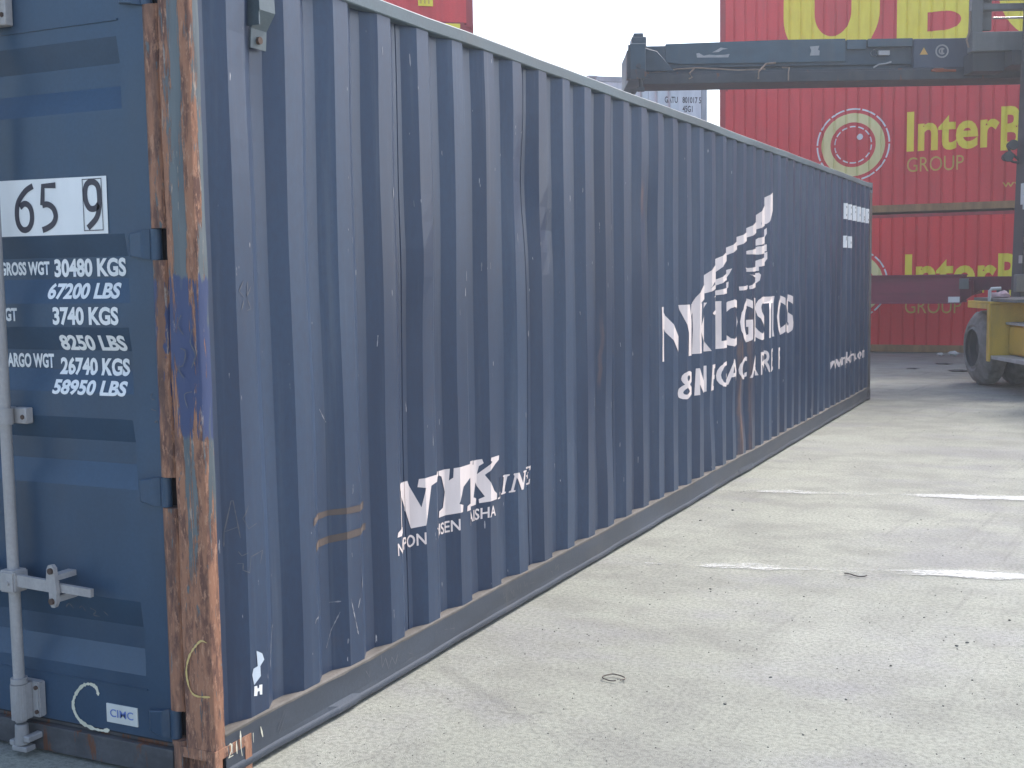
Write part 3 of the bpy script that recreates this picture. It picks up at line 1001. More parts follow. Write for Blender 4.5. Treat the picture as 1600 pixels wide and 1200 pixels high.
mp = obj("maker_plate", B((-0.444, -0.314, DB - 0.004, DB + 0.001, 0.146, 0.208), bevel=0.0015), M_PLATE, blue)
mp['label'] = "small pale maker's plate low on the door"
obj("plate_print", conform(text_bm("CIMC", -0.428, -0.330, 0.166, 0.192, 0, 0.01), lambda x, z: (x, DB - 0.0052, z)), M_PLATEBLUE, mp)
dc = smooth_line([(-0.477, 0.227), (-0.486, 0.253), (-0.513, 0.261), (-0.545, 0.25), (-0.575, 0.219), (-0.59, 0.184), (-0.582, 0.153), (-0.559, 0.129), (-0.518, 0.115), (-0.47, 0.112), (-0.436, 0.119)])
ch = conform(stroke_bm([dc], 0.011, 0.5), lambda x, z: (x, DB - 0.0025 + door_y(z), z), (), DZ)
obj("chalk_mark", ch, M_CHALK, door)
sc_ = [[(-0.62, 0.50), (-0.60, 0.515), (-0.585, 0.50)], [(-0.56, 0.503), (-0.545, 0.512), (-0.535, 0.495)], [(-0.51, 0.51), (-0.49, 0.50), (-0.505, 0.485), (-0.48, 0.483)], [(-0.455, 0.505), (-0.44, 0.49)]]
v_ = [[(-0.213, 1.35), (-0.195, 1.365), (-0.20, 1.33), (-0.22, 1.34)], [(-0.205, 1.29), (-0.19, 1.30), (-0.20, 1.265)], [(-0.21, 1.23), (-0.195, 1.235), (-0.205, 1.205), (-0.19, 1.20)], [(-0.205, 1.17), (-0.185, 1.165)], [(-0.20, 1.12), (-0.185, 1.135), (-0.185, 1.105), (-0.2, 1.11)]]
ch = conform(stroke_bm([smooth_line(l) for l in sc_ + v_], 0.0035, 0.5), lambda x, z: (x, DB - 0.0025 + door_y(z), z), (), DZ)
obj("chalk_mark", ch, M_CHALK_DIM, door)
pc = smooth_line([(-0.012, 0.462), (-0.032, 0.466), (-0.051, 0.451), (-0.078, 0.418), (-0.094, 0.375), (-0.093, 0.335), (-0.08, 0.301), (-0.056, 0.289), (-0.006, 0.293)])
obj("chalk_mark", conform(stroke_bm([pc], 0.0055, 0.6), lambda x, z: (x, -0.0055, z)), mat_lettering("yellow_chalk", (0.50, 0.36, 0.12), (0.66, 0.50, 0.22), 0.95), rpost)
scw = [[(-0.02, 1.42), (-0.03, 1.38), (-0.012, 1.34), (-0.03, 1.30)], [(-0.06, 1.46), (-0.075, 1.43), (-0.055, 1.40)], [(-0.07, 1.36), (-0.05, 1.35), (-0.06, 1.31), (-0.08, 1.30), (-0.06, 1.27)], [(-0.03, 1.23), (-0.06, 1.22), (-0.05, 1.18)]]
obj("scrawl", conform(stroke_bm([smooth_line(l) for l in scw], 0.0035, 0.5), lambda x, z: (x, -0.0055, z)), M_CHALK_DIM, rpost)

# ---- white writing on the long side
NYKp = [[(1.112, .559), (1.205, .559), (1.212, .577), (1.180, .588), (1.214, .698), (1.276, .561), (1.339, .563), (1.388, .718), (1.44, .728), (1.507, .736), (1.507, .756), (1.315, .756), (1.308, .724), (1.345, .716), (1.322, .640), (1.262, .756), (1.175, .756), (1.170, .735), (1.195, .725), (1.148, .588), (1.118, .577)],
        [(1.512, .756), (1.586, .756), (1.580, .706), (1.600, .716), (1.603, .756), (1.818, .756), (1.814, .735), (1.775, .722), (1.660, .668), (1.625, .60), (1.655, .59), (1.650, .561), (1.504, .561), (1.508, .587), (1.540, .597), (1.560, .66), (1.535, .730), (1.512, .738)],
        [(1.822, .754), (1.878, .754), (1.885, .735), (1.862, .725), (1.852, .69), (1.935, .735), (1.92, .742), (1.925, .755), (2.004, .755), (2.0, .735), (1.965, .722), (1.89, .682), (1.955, .60), (1.98, .585), (1.978, .559), (1.862, .559), (1.86, .577), (1.89, .585), (1.838, .655), (1.82, .592), (1.845, .583), (1.84, .556), (1.69, .556), (1.693, .578), (1.745, .59), (1.79, .722), (1.786, .732), (1.822, .738)]]
serif_line = [[(1.988, .556), (2.085, .556), (2.088, .572), (2.068, .572), (2.066, .562), (2.036, .562), (2.058, .634), (2.07, .636), (2.072, .643), (2.020, .643), (2.017, .636), (2.030, .634), (2.008, .563), (1.990, .563)],
              [(2.098, .556), (2.142, .556), (2.144, .563), (2.133, .565), (2.152, .634), (2.163, .636), (2.165, .643), (2.118, .643), (2.116, .636), (2.127, .634), (2.108, .565), (2.099, .563)],
              [(2.158, .556), (2.192, .556), (2.194, .563), (2.184, .565), (2.201, .622), (2.246, .556), (2.268, .556), (2.292, .634), (2.302, .636), (2.304, .643), (2.268, .643), (2.266, .636), (2.278, .634), (2.263, .587), (2.222, .643), (2.186, .643), (2.184, .636), (2.190, .632), (2.170, .565), (2.160, .563)],
              [(2.316, .556), (2.410, .556), (2.416, .580), (2.406, .580), (2.400, .564), (2.352, .564), (2.361, .596), (2.385, .596), (2.382, .586), (2.391, .586), (2.400, .616), (2.391, .616), (2.388, .604), (2.363, .604), (2.371, .634), (2.412, .634), (2.410, .622), (2.420, .622), (2.426, .643), (2.338, .643), (2.336, .636), (2.346, .634), (2.326, .565), (2.318, .563)]]
lt = poly_bm(NYKp + serif_line)
for s_, a, c in (("NIPPON", 1.112, 1.339), ("YUSEN", 1.425, 1.629), ("KAISHA", 1.722, 1.967)):
    merge(lt, text_bm(s_, a, c, 0.486, 0.536, 0, 0.015))
obj("shipping_line_lettering", on_side(lt), M_WHITE_W, blue)

lg = bmesh.new()
def flare(cx0, cx1, z0, z1, kind):
    pass
zb, zt = 1.012, 1.354
# flared capitals drawn as outlines: stems waisted in the middle
def stem(x0, x1, z0=zb, z1=zt, w=0.16):
    d = (x1 - x0) * w
    return [(x0 - d * .6, z0), (x1 + d * .6, z0), (x1 - d * .3, z0 + (z1 - z0) * .18), (x1 - d * .3, z0 + (z1 - z0) * .82), (x1 + d * .6, z1), (x0 - d * .6, z1), (x0 + d * .3, z0 + (z1 - z0) * .82), (x0 + d * .3, z0 + (z1 - z0) * .18)]
bigN = [(4.318, 1.352), (4.41, 1.352), (4.665, 1.13), (4.664, 1.352), (4.728, 1.352), (4.722, 1.012), (4.690, 1.012), (4.384, 1.268), (4.392, 1.012), (4.318, 1.012), (4.328, 1.18)]
bigY = [(4.745, 1.352), (4.885, 1.352), (4.935, 1.22), (4.985, 1.352), (5.045, 1.352), (4.955, 1.165), (4.96, 1.012), (4.86, 1.012), (4.868, 1.165)]
bigK = [(5.052, 1.352), (5.165, 1.352), (5.158, 1.20), (5.29, 1.352), (5.365, 1.352), (5.225, 1.195), (5.405, 1.012), (5.27, 1.012), (5.158, 1.155), (5.165, 1.012), (5.052, 1.012), (5.060, 1.18)]
for p_ in (bigN, bigY, bigK):
    merge(lg, poly_bm([p_]))
merge(lg, text_bm("L", 5.60, 5.86, zb, zt, 0, 0.012))
merge(lg, text_bm("O", 5.80, 6.20, zb - .005, zt + .005, 0, 0.012))
merge(lg, text_bm("G", 6.225, 6.56, zb - .005, zt + .005, 0, 0.012))
merge(lg, poly_bm([stem(6.60, 6.70)]))
merge(lg, text_bm("S", 6.755, 6.985, zb - .005, zt + .005, 0, 0.012))
merge(lg, text_bm("T", 7.00, 7.23, zb, zt, 0, 0.012))
merge(lg, poly_bm([stem(7.255, 7.335)]))
merge(lg, text_bm("C", 7.37, 7.665, zb - .005, zt + .005, 0, 0.012))
merge(lg, text_bm("S", 7.70, 7.97, zb - .005, zt + .005, 0, 0.012))
z0_, z1_ = 0.728, 0.912
for s_, a, c in (("&", 4.745, 5.03), ("M", 5.06, 5.36), ("E", 5.43, 5.60), ("G", 5.63, 5.86), ("A", 5.885, 6.12), ("C", 6.22, 6.49), ("A", 6.52, 6.79), ("R", 6.815, 6.98), ("R", 7.0, 7.13), ("I", 7.16, 7.19), ("E", 7.215, 7.33), ("R", 7.42, 7.60)):
    if s_ == "I":
        merge(lg, poly_bm([stem(a, c, z0_, z1_)]))
    elif s_ == "M":
        merge(lg, poly_bm([[(5.07, .728), (5.125, .728), (5.118, .80), (5.205, .735), (5.235, .735), (5.33, .85), (5.325, .728), (5.37, .728), (5.36, .912), (5.32, .912), (5.225, .80), (5.12, .912), (5.085, .912)]]))
    else:
        merge(lg, text_bm(s_, a, c, z0_, z1_, 0, 0.012))
obj("logistics_lettering", on_side(lg), M_WHITE_W, blue)

up = [(5.015, 1.305), (5.08, 1.394), (5.20, 1.475), (5.33, 1.54), (5.46, 1.60), (5.615, 1.655), (5.75, 1.697), (5.907, 1.742), (6.04, 1.783), (6.19, 1.825), (6.33, 1.86), (6.48, 1.902), (6.63, 1.955), (6.78, 2.022), (6.91, 2.095), (7.04, 2.165), (7.172, 2.209)]
dn = [(7.171, 2.06), (7.12, 2.0), (7.06, 1.95), (6.905, 1.928), (6.774, 1.900), (6.62, 1.862), (6.49, 1.830), (6.33, 1.792), (6.19, 1.758), (6.04, 1.722), (5.907, 1.685), (5.75, 1.630), (5.616, 1.560), (5.46, 1.485), (5.33, 1.420), (5.20, 1.375), (5.10, 1.335), (5.03, 1.265)]
wing = [smooth_line(up, 3)[:-1] + [up[-1]] + smooth_line(dn, 3),
        smooth_line([(5.2, 1.378), (5.334, 1.434), (5.615, 1.507), (5.75, 1.545), (5.96, 1.588)], 3) + [(5.93, 1.545), (5.905, 1.52), (5.75, 1.499), (5.615, 1.465), (5.334, 1.415)],
        smooth_line([(5.45, 1.385), (5.622, 1.431), (5.80, 1.452), (5.925, 1.492)], 3) + [(5.922, 1.45), (5.90, 1.43), (5.80, 1.408), (5.622, 1.397)],
        [(6.62, 1.75), (6.782, 1.829), (6.917, 1.845), (7.0, 1.88), (7.062, 1.918), (7.063, 1.87), (7.03, 1.825), (6.93, 1.79), (6.782, 1.771)],
        [(6.38, 1.70), (6.497, 1.727), (6.782, 1.761), (7.063, 1.782), (7.062, 1.728), (6.93, 1.708), (6.782, 1.697), (6.497, 1.696)],
        [(6.65, 1.62), (6.79, 1.657), (6.93, 1.68), (7.069, 1.722), (7.069, 1.665), (7.04, 1.635), (6.93, 1.610), (6.788, 1.600)],
        [(6.30, 1.592), (6.50, 1.590), (6.788, 1.609), (6.79, 1.567), (6.60, 1.562), (6.42, 1.560)],
        [(6.504, 1.539), (6.627, 1.532), (6.79, 1.552), (6.812, 1.535), (6.80, 1.49), (6.76, 1.468), (6.65, 1.44), (6.506, 1.424), (6.50, 1.45), (6.60, 1.475), (6.66, 1.505)],
        [(6.208, 1.45), (6.490, 1.456), (6.485, 1.427), (6.213, 1.42)],
        [(5.42, 1.275), (5.50, 1.30), (5.56, 1.345), (5.585, 1.385), (5.60, 1.42), (5.612, 1.42), (5.612, 1.36), (5.59, 1.31), (5.53, 1.275), (5.46, 1.262)]]
obj("wing_emblem", on_side(poly_bm(wing), 0.0034), M_WHITE_W, blue)
obj("web_lettering", on_side(text_bm("www.nykline.com", 9.70, 11.85, 0.500, 0.665, 0, 0.028)), M_WHITE, blue)
pb, nbp = [], []
for k in range(6):
    a = to_real(S0 + (36 + k) * PITCH)
    x0, x1 = a - 0.045, a + 0.07
    for z0, z1 in (((2.108, 2.276), (1.803, 1.930)) if k < 2 else ((2.108, 2.276),)):
        pb.append([(x0, z0), (x1, z0), (x1, z1), (x0, z1)])
        for q in range(2):
            zz = z0 + (z1 - z0) * random.uniform(0.1, 0.8)
            nbp.append([(a - 0.004, zz), (a + 0.02, zz), (a + 0.02, zz + 0.022), (a - 0.004, zz + 0.022)])
npb = obj("number_blocks", on_side(poly_bm(pb)), M_DECAL, blue)
obj("worn_print", on_side(poly_bm(nbp), 0.004), M_CHALK_DIM, npb)

# tape remains, sticker remains, chalk scrawl and scratches on the side and rail
tp = [[(0.555, .715), (0.70, .722), (0.93, .705), (0.935, .732), (0.72, .742), (0.56, .742)], [(0.575, .618), (0.75, .625), (0.94, .622), (0.945, .648), (0.76, .652), (0.578, .645)]]
obj("tape_remains", on_side(poly_bm(tp), 0.0016), M_TAPE, blue)
st = [[(0.216, 0.374), (0.245, 0.357), (0.255, 0.334), (0.234, 0.318), (0.236, 0.285), (0.201, 0.266), (0.192, 0.302), (0.199, 0.320), (0.221, 0.322)]]
obj("sticker_remains", on_side(poly_bm(st), 0.0018), M_PALE, blue)
st = [[(0.202, 0.261), (0.216, 0.259), (0.218, 0.249), (0.226, 0.249), (0.227, 0.258), (0.243, 0.255), (0.241, 0.222), (0.229, 0.225), (0.228, 0.238), (0.219, 0.239), (0.215, 0.226), (0.199, 0.230)]]
obj("sticker_remains", on_side(poly_bm(st), 0.0018), M_DECAL, blue)
scrw = [[(0.119, 0.731), (0.121, 0.775), (0.145, 0.873), (0.151, 0.872), (0.168, 0.75)], [(0.123, 0.778), (0.161, 0.787)],
        [(0.202, 0.849), (0.177, 0.811), (0.198, 0.775), (0.238, 0.785)], [(0.16, 0.709), (0.17, 0.693), (0.193, 0.7)],
        [(0.156, 0.671), (0.173, 0.668), (0.172, 0.646), (0.195, 0.634), (0.204, 0.683), (0.262, 0.692), (0.248, 0.651)],
        [(0.224, 1.557), (0.2, 1.527), (0.224, 1.507)], [(0.223, 1.497), (0.209, 1.467)], [(0.245, 1.555), (0.24, 1.51), (0.262, 1.54)], [(0.242, 1.50), (0.258, 1.47), (0.238, 1.465)]]
obj("chalk_mark", on_side(stroke_bm(scrw, 0.0028, 0.5), 0.0018), M_CHALK_DIM, blue)
scr = [[(0.618, 0.405), (0.552, 0.387), (0.545, 0.374)], [(0.688, 0.409), (0.735, 0.403)], [(0.778, 0.402), (0.817, 0.26)], [(0.73, 0.365), (0.66, 0.249)], [(1.067, 0.287), (1.069, 0.252)],
       [(0.29, 1.85), (0.293, 1.808)], [(0.838, 0.391), (0.823, 0.358)], [(0.661, 1.106), (0.697, 1.056)], [(0.35, 0.42), (0.31, 0.33), (0.305, 0.28)]]
obj("scratch", on_side(stroke_bm(scr, 0.0032, 0.95), 0.0018), M_SCRATCH, blue)
rnd = []
for i in range(70):
    s_ = random.uniform(0.3, 11.5)
    s_ = S0 + round((s_ - S0) / PITCH) * PITCH + random.choice((0.088, 0.09, 0.03, -0.03))
    z_ = random.uniform(0.25, 2.4)
    l_ = random.uniform(0.008, 0.05)
    rnd.append([(s_, z_), (s_ + random.uniform(-0.004, 0.004), z_ + l_)])
obj("scratch", on_side(stroke_bm(rnd, 0.0040, 0.9), 0.0018), M_SCRATCH, blue)
def on_rail(bm):
    def f(y, z):
        return (0.0032 + 0.003 * noise1(y * 1.1, 7), y, z)
    us = [y for y in ysr]
    return conform(bm, f, us[:80], ())
rl = [[(0.058, 0.119), (0.064, 0.124), (0.072, 0.115), (0.070, 0.099), (0.056, 0.081), (0.078, 0.081)], [(0.094, 0.122), (0.096, 0.079)], [(0.116, 0.146), (0.116, 0.094), (0.121, 0.062)], [(0.179, 0.117), (0.179, 0.085)], [(0.218, 0.124), (0.228, 0.086)]]
obj("chalk_mark", conform(stroke_bm(rl, 0.0055, 0.5), lambda y, z: (0.0068, y, z)), M_CHALK, rail)
rl2 = [[(0.351, 0.133), (0.31, 0.078)], [(0.359, 0.119), (0.317, 0.063)], [(0.85, 0.114), (0.874, 0.082), (0.88, 0.11)], [(0.959, 0.142), (0.964, 0.091), (0.989, 0.121), (1.01, 0.072), (1.035, 0.111), (1.06, 0.075), (1.08, 0.11)], [(1.155, 0.092), (1.192, 0.077), (1.195, 0.063), (1.145, 0.061)],
       [(1.389, 0.122), (1.381, 0.057), (1.418, 0.078)], [(1.46, 0.1), (1.488, 0.095)], [(1.517, 0.114), (1.511, 0.089), (1.553, 0.082)], [(1.546, 0.125), (1.542, 0.063)]]
for k in range(9):
    y_ = 2.02 + k * 0.075
    rl2.append([(y_, 0.12), (y_ + random.uniform(-0.02, 0.02), 0.09), (y_ + 0.035, 0.10 + random.uniform(-0.02, 0.02)), (y_ + 0.03, 0.07)])
obj("chalk_mark", on_rail(stroke_bm(rl2, 0.003, 0.5)), M_CHALK_DIM, rail)

# lashing bracket near the top of the first fold
b = bmesh.new()
pth = [(0.012, 2.535), (0.016, 2.405), (-0.020, 2.352), (-0.024, 2.292)]
for (x0, z0), (x1, z1) in zip(pth, pth[1:]):
    d = Vector((x1 - x0, z1 - z0)).normalized()
    n = Vector((-d.y, d.x)) * -0.006
    vs = [b.verts.new(q) for q in ((x0, 0.325, z0), (x0, 0.405, z0), (x1, 0.405, z1), (x1, 0.325, z1))]
    ws = [b.verts.new((v.co.x + n.x, v.co.y, v.co.z + n.y)) for v in vs]
    for q in ((0, 1, 2, 3),):
        b.faces.new([vs[k] for k in q])
        b.faces.new([ws[k] for k in reversed(q)])
    for k in range(4):
        b.faces.new((vs[k], vs[(k + 1) % 4], ws[(k + 1) % 4], ws[k]))
add_box(b, -0.034, 0.0115, 0.3255, 0.3315, 2.36, 2.53)
bmesh.ops.recalc_face_normals(b, faces=b.faces[:])
lb = obj("lashing_bracket", b, M_TOPRAIL, blue)
b = bmesh.new()
add_tube(b, (-0.032, 0.362, 2.318), (-0.012, 0.362, 2.318), 0.012, seg=10)
obj("bolt", b, M_BOLT, lb)

# ================================================================== OTHER CONTAINERS
def big_text(s, x0, x1, z0, z1, fat=0.0):
    return text_bm(s, x0, x1, z0, z1, 0, fat)

def box_container(name, label, loc, rz, LL, HH, m_body, m_frame, m_low, doors=False, group=None, pitch=0.2145, dep=0.026, f=(0.166, 0.014, 0.020), WW=2.438, bar_mat=None):
    """local frame: x along the length (0..LL), face towards -y at y=0, z up"""
    t = thing(name, label, "shipping container", loc, rz, group)
    obj("side_panel", corrugated(None, 0.10, LL - 0.10, 0.14, HH - 0.055, 'x', 0.006, -1, pitch, dep, f), m_body, t)
    obj("side_panel", corrugated(None, 0.10, LL - 0.10, 0.14, HH - 0.055, 'x', WW - 0.006, 1, pitch, dep, f), m_body, t)
    obj("end_panel", corrugated(None, 0.10, WW - 0.10, 0.14, HH - 0.10, 'y', LL - 0.008, 1, pitch, dep, f), m_body, t)
    obj("roof_panel", B((0.03, LL - 0.03, 0.03, WW - 0.03, HH - 0.022, HH - 0.016)), m_body, t)
    obj("floor_panel", B((0.05, LL - 0.05, 0.05, WW - 0.05, 0.06, 0.13)), m_low, t)
    for y0, y1 in ((-0.002, 0.055), (WW - 0.055, WW + 0.002)):
        obj("bottom_rail", B((0.15, LL - 0.15, y0, y1, 0.018, 0.15)), m_low, t)
        obj("top_rail", B((0.15, LL - 0.15, y0 + 0.003, y1 - 0.003, HH - 0.070, HH - 0.010)), m_frame, t)
    for x0 in (0.0, LL - 0.11):
        for y0 in (0.0, WW - 0.11):
            obj("corner_post", B((x0, x0 + 0.11, y0, y0 + 0.11, 0.118, HH - 0.118)), m_frame, t)
    for x, fx in ((0, 1), (LL, -1)):
        for y, fy in ((0, 1), (WW, -1)):
            casting(x, y, fx, fy, 0.0, m_low, t)
            casting(x, y, fx, fy, HH - 0.118, m_frame, t)
        xx = (0.002, 0.10) if fx > 0 else (LL - 0.10, LL - 0.002)
        obj("end_beam", B((*xx, 0.163, WW - 0.163, 0.02, 0.12), (*xx, 0.163, WW - 0.163, HH - 0.11, HH - 0.012)), m_frame, t)
    if doors:
        for y0, y1 in ((0.115, WW / 2 - 0.005), (WW / 2 + 0.005, WW - 0.115)):
            dr = obj("door", B((0.012, 0.05, y0, y1, 0.125, HH - 0.115)), m_body, t)
            for q in (0.62, 0.86) if y0 < 0.5 else (0.14, 0.38):
                yy = y0 + (y1 - y0) * q
                b = bmesh.new()
                add_tube(b, (-0.03, yy, 0.06), (-0.03, yy, HH - 0.06), 0.018, seg=10)
                for zz in (0.15, HH * 0.45, HH - 0.2):
                    add_box(b, -0.04, 0.0115, yy - 0.05, yy + 0.05, zz - 0.03, zz + 0.03)
                obj("locking_bar", b, bar_mat or m_frame, dr)
    else:
        obj("end_panel", corrugated(None, 0.10, WW - 0.10, 0.14, HH - 0.10, 'y', 0.008, -1, pitch, dep, f), m_body, t)
    return t

RX, RY = -4.285, 20.72
RPITCH, RDEP, RF = 0.2145, 0.026, (0.166, 0.014, 0.020)
def red_prof(x):
    u = (x - 0.10) % RPITCH
    if u < RF[0]: return 0.0
    if u < RF[0] + RF[1]: return RDEP * (u - RF[0]) / RF[1]
    if u < RF[0] + RF[1] + RF[2]: return RDEP
    return RDEP * (1 - (u - RF[0] - RF[1] - RF[2]) / (RPITCH - RF[0] - RF[1] - RF[2]))
RB = sorted(0.10 + k * RPITCH + d for k in range(60) for d in (0, RF[0], RF[0] + RF[1], RF[0] + RF[1] + RF[2]))
def on_red(bm, zoff, off=0.004):
    """marks given in world X and Z of the stack's face"""
    for v in bm.verts:
        v.co.x -= RX
        v.co.y -= zoff
    return conform(bm, lambda x, z: (x, 0.006 + red_prof(x) - off, z), RB, ())

def interbulk(t, zc, zoff):
    """round emblem and wording; zc shifts the heights given for the upper container"""
    wm = text_bm("Inter", -0.752, 0.835, 3.712 + zc, 4.440 + zc, 0, 0.028)
    merge(wm, text_bm("Bulk", 0.860, 2.10, 3.640 + zc, 4.425 + zc, 0, 0.028))
    obj("company_lettering", on_red(wm, zoff), M_YELLOWTXT, t)
    g = text_bm("GROUP", -0.742, 0.245, 3.345 + zc, 3.612 + zc, 0, -0.004)
    merge(g, text_bm("www.interbulkgroup.com", 0.905, 3.7, 2.955 + zc, 3.125 + zc, 0, 0.0))
    obj("small_lettering", on_red(g, zoff), M_YELLOWTXT_D, t)
    cx, cz = -1.722, 3.905 + zc
    em = obj("round_emblem", on_red(ring_bm(cx, cz, 0.415, 0.585), zoff), M_CREAM, t)
    rr = bmesh.new()
    a = 0
    for k in range(14):
        n = 360 / 14
        merge(rr, ring_bm(cx, cz, 0.645, 0.675, k * n + 1.5, (k + 1) * n - 1.5, 10))
        merge(rr, ring_bm(cx, cz, 0.325, 0.350, k * n + 2.5 + random.random() * 4, (k + 1) * n - 2.5, 8))
    merge(rr, ring_bm(cx + 0.125, cz + 0.14, 0.0, 0.058, 0, 360, 18))
    obj("emblem_ring", on_red(rr, zoff), M_DECAL, em)

r1 = box_container("shipping_container", "bright red container at the stack's bottom, lettering half hidden by the maroon trailer beam", (RX, RY, 0.0), 0, L, H, M_RED2, M_REDFRAME, M_TANRAIL, group="red containers in the stack")
interbulk(r1, -2.606, 0.0)
r2 = box_container("shipping_container", "faded red container in the middle of the stack with full round emblem and yellow lettering", (RX, RY, 2.606), 0, L, H, M_RED, M_REDFRAME, M_TANRAIL, group="red containers in the stack")
interbulk(r2, 0.0, 2.606)
r3 = box_container("shipping_container", "red container on top of the stack with giant yellow capital letters", (RX, RY, 5.212), 0, L, H, M_RED, M_REDFRAME, M_TANRAIL, group="red containers in the stack")
def arc(cx, cz, rx, rz, a0, a1, n=14):
    return [(cx + rx * math.cos(R(a0 + (a1 - a0) * i / n)), cz + rz * math.sin(R(a0 + (a1 - a0) * i / n))) for i in range(n + 1)]
zt3 = 7.50
U_ = [(-3.04, zt3), (-3.04, 6.35)] + arc(-2.15, 6.35, 0.89, 0.90, 180, 360, 24)[1:-1] + [(-1.262, 6.35), (-1.262, zt3), (-1.775, zt3), (-1.775, 6.40)] + arc(-2.115, 6.38, 0.34, 0.44, 0, -180, 20)[1:-1] + [(-2.455, 6.40), (-2.455, zt3)]
bm = poly_bm([U_])
# capital B as four bars and two bowls (with their counters left open)
def bowl(x0, xa, z0, z1, t):
    cz, hz = (z0 + z1) / 2, (z1 - z0) / 2
    o = [(xa, z1)] + arc(xa, cz, hz * 1.12, hz, 90, -90, 20)[1:-1] + [(xa, z0), (x0, z0), (x0, z0 + t)] + [(xa - 0.02, z0 + t)]
    i = arc(xa - 0.02, cz, (hz - t) * 1.75, hz - t, -90, 90, 16)[1:-1] + [(xa - 0.02, z1 - t), (x0, z1 - t), (x0, z1)]
    return o + i
merge(bm, poly_bm([[(-0.955, 5.46), (-0.42, 5.46), (-0.42, zt3), (-0.955, zt3)]]))
merge(bm, poly_bm([bowl(-0.4199, -0.12, 5.46, 6.60, 0.40), bowl(-0.4199, -0.15, 6.6005, zt3, 0.28)]))
C_ = arc(1.85, 6.48, 1.08, 1.03, 48, 312, 36) + arc(1.85, 6.48, 0.52, 0.52, 312, 48, 30)
merge(bm, poly_bm([C_]))
obj("giant_lettering", on_red(bm, 5.212), M_YELLOWTXT, r3)

# pale grey stack seen end-on between the blue box and the red stack
DAZ = R(40)
dv = Vector((math.cos(DAZ), math.sin(DAZ), 0))
av = Vector((-math.sin(DAZ), math.cos(DAZ), 0))
Pg = Vector((-4.50, 20.57, 0))
# local x runs along av (length), local -y side is ... door end at x=0; width along +y local
for zz, hh, lab in ((0.0, 2.438, "pale grey container standing on the concrete, under the lettered pale grey one"), (2.438, 2.896, "pale grey container seen door-end on, with dark number lettering on its right door")):
    tt = box_container("shipping_container", lab, (Pg.x, Pg.y, zz), math.atan2(av.y, av.x), L, hh, M_PALEBOX, M_PALEFRAME, M_PALEFRAME, doors=True, group="pale grey containers end-on", pitch=0.278, dep=0.036, f=(0.07, 0.07, 0.07))
    if zz > 1:
        # local y=0 is the right edge as seen; text runs from high y to low y
        bmt = text_bm("GATU", -0.46, -0.19, 2.415, 2.535, 0, 0.02)
        merge(bmt, text_bm("801017 5", -0.09, 0.30, 2.415, 2.535, 0, 0.02))
        merge(bmt, text_bm("45G1", -0.09, 0.12, 2.245, 2.365, 0, 0.02))
        bmt = conform(bmt, lambda x, z: (0.0095, 0.42 - x, z))
        obj("number_lettering", bmt, M_BLACK, tt)

# red stack standing back on the left, its top box shows above the blue roof edge
Pr = Vector((-6.762, 15.0, 0))
orig = Pr - dv * 6.058
for zz, hh, lab in ((0.0, 2.591, "red short container at the bottom of the stack behind the blue one"), (2.591, 2.896, "red short container second up in the stack behind the blue one"), (5.493, 2.591, "faded red container with yellow stickers showing above the blue roof edge")):
    tt = box_container("shipping_container", lab, (orig.x, orig.y, zz), DAZ, 6.058, hh, M_RED, M_REDFRAME, M_REDFRAME, group="red containers behind the blue one", pitch=0.278, dep=0.02, f=(0.07, 0.07, 0.07))
    if zz > 5:
        s_ = bmesh.new()
        add_box(s_, 5.16, 5.40, -0.012, 0.004, 0.385, 0.545)
        st_ = obj("yellow_sticker", s_, M_YELLOWTXT, tt)
        s_ = bmesh.new()
        for q in range(3):
            add_box(s_, 5.19 + q * 0.065, 5.215 + q * 0.065, -0.016, -0.011, 0.42, 0.51)
        obj("sticker_print", s_, M_YELLOWTXT_D, st_)
        s_ = bmesh.new()
        add_box(s_, 5.60, 5.84, -0.012, -0.0035, 0.055, 0.125)
        obj("yellow_sticker", s_, M_YELLOWTXT, tt)

# ================================================================== TRAILER CHASSIS (maroon beam in front of the red stack)
tr = thing("trailer_chassis", "low maroon skeletal trailer parked across in front of the red containers", "trailer", (0.45, 18.5, 0.0), R(0.0))
for y in (0.0, 0.92):
    b = bmesh.new()
    add_box(b, -9.6, 0.0, y - 0.006, y + 0.006, 1.0, 1.44)
    add_box(b, -9.6, 0.0, y - 0.07, y + 0.07, 0.98, 1.0)
    add_box(b, -9.6, 0.0, y - 0.07, y + 0.07, 1.44, 1.46)
    obj("main_beam", b, M_MAROON, tr)
b = bmesh.new()
for y in (0.0, 0.92):
    add_box(b, 0.0, 2.6, y - 0.05, y + 0.05, 1.20, 1.415)
add_prism(b, [(0.0, 1.0), (0.30, 1.2), (0.0, 1.2)], -0.05, 0.05, Matrix.Rotation(math.pi / 2, 4, 'X'))
obj("gooseneck", b, M_MAROON_D, tr)
b = bmesh.new()
for x in (-9.3, -6.6, -3.5, 0.12, 2.4):
    add_box(b, x - 0.08, x + 0.08, -0.68, 1.60, 1.12, 1.36)
obj("bolster", b, M_MAROON_D, tr)
for x in (-8.6, -7.3):
    for y in (-0.62, 1.54):
        w_ = bmesh.new()
        add_tube(w_, (x, y - 0.14, 0.5), (x, y + 0.14, 0.5), 0.5, seg=32)
        ww = obj("wheel", w_, M_TYRE, tr, 40)
        r_ = bmesh.new()
        add_tube(r_, (x, y - 0.155, 0.5), (x, y + 0.155, 0.5), 0.28, seg=24)
        obj("rim", r_, M_RIM, ww, 40)
    b = bmesh.new()
    add_box(b, x - 0.07, x + 0.07, -0.5, 1.42, 0.44, 0.58)
    add_box(b, x - 0.05, x + 0.05, -0.06, 0.06, 0.58, 0.98)
    add_box(b, x - 0.05, x + 0.05, 0.86, 0.98, 0.58, 0.98)
    obj("axle", b, M_MAROON_D, tr)
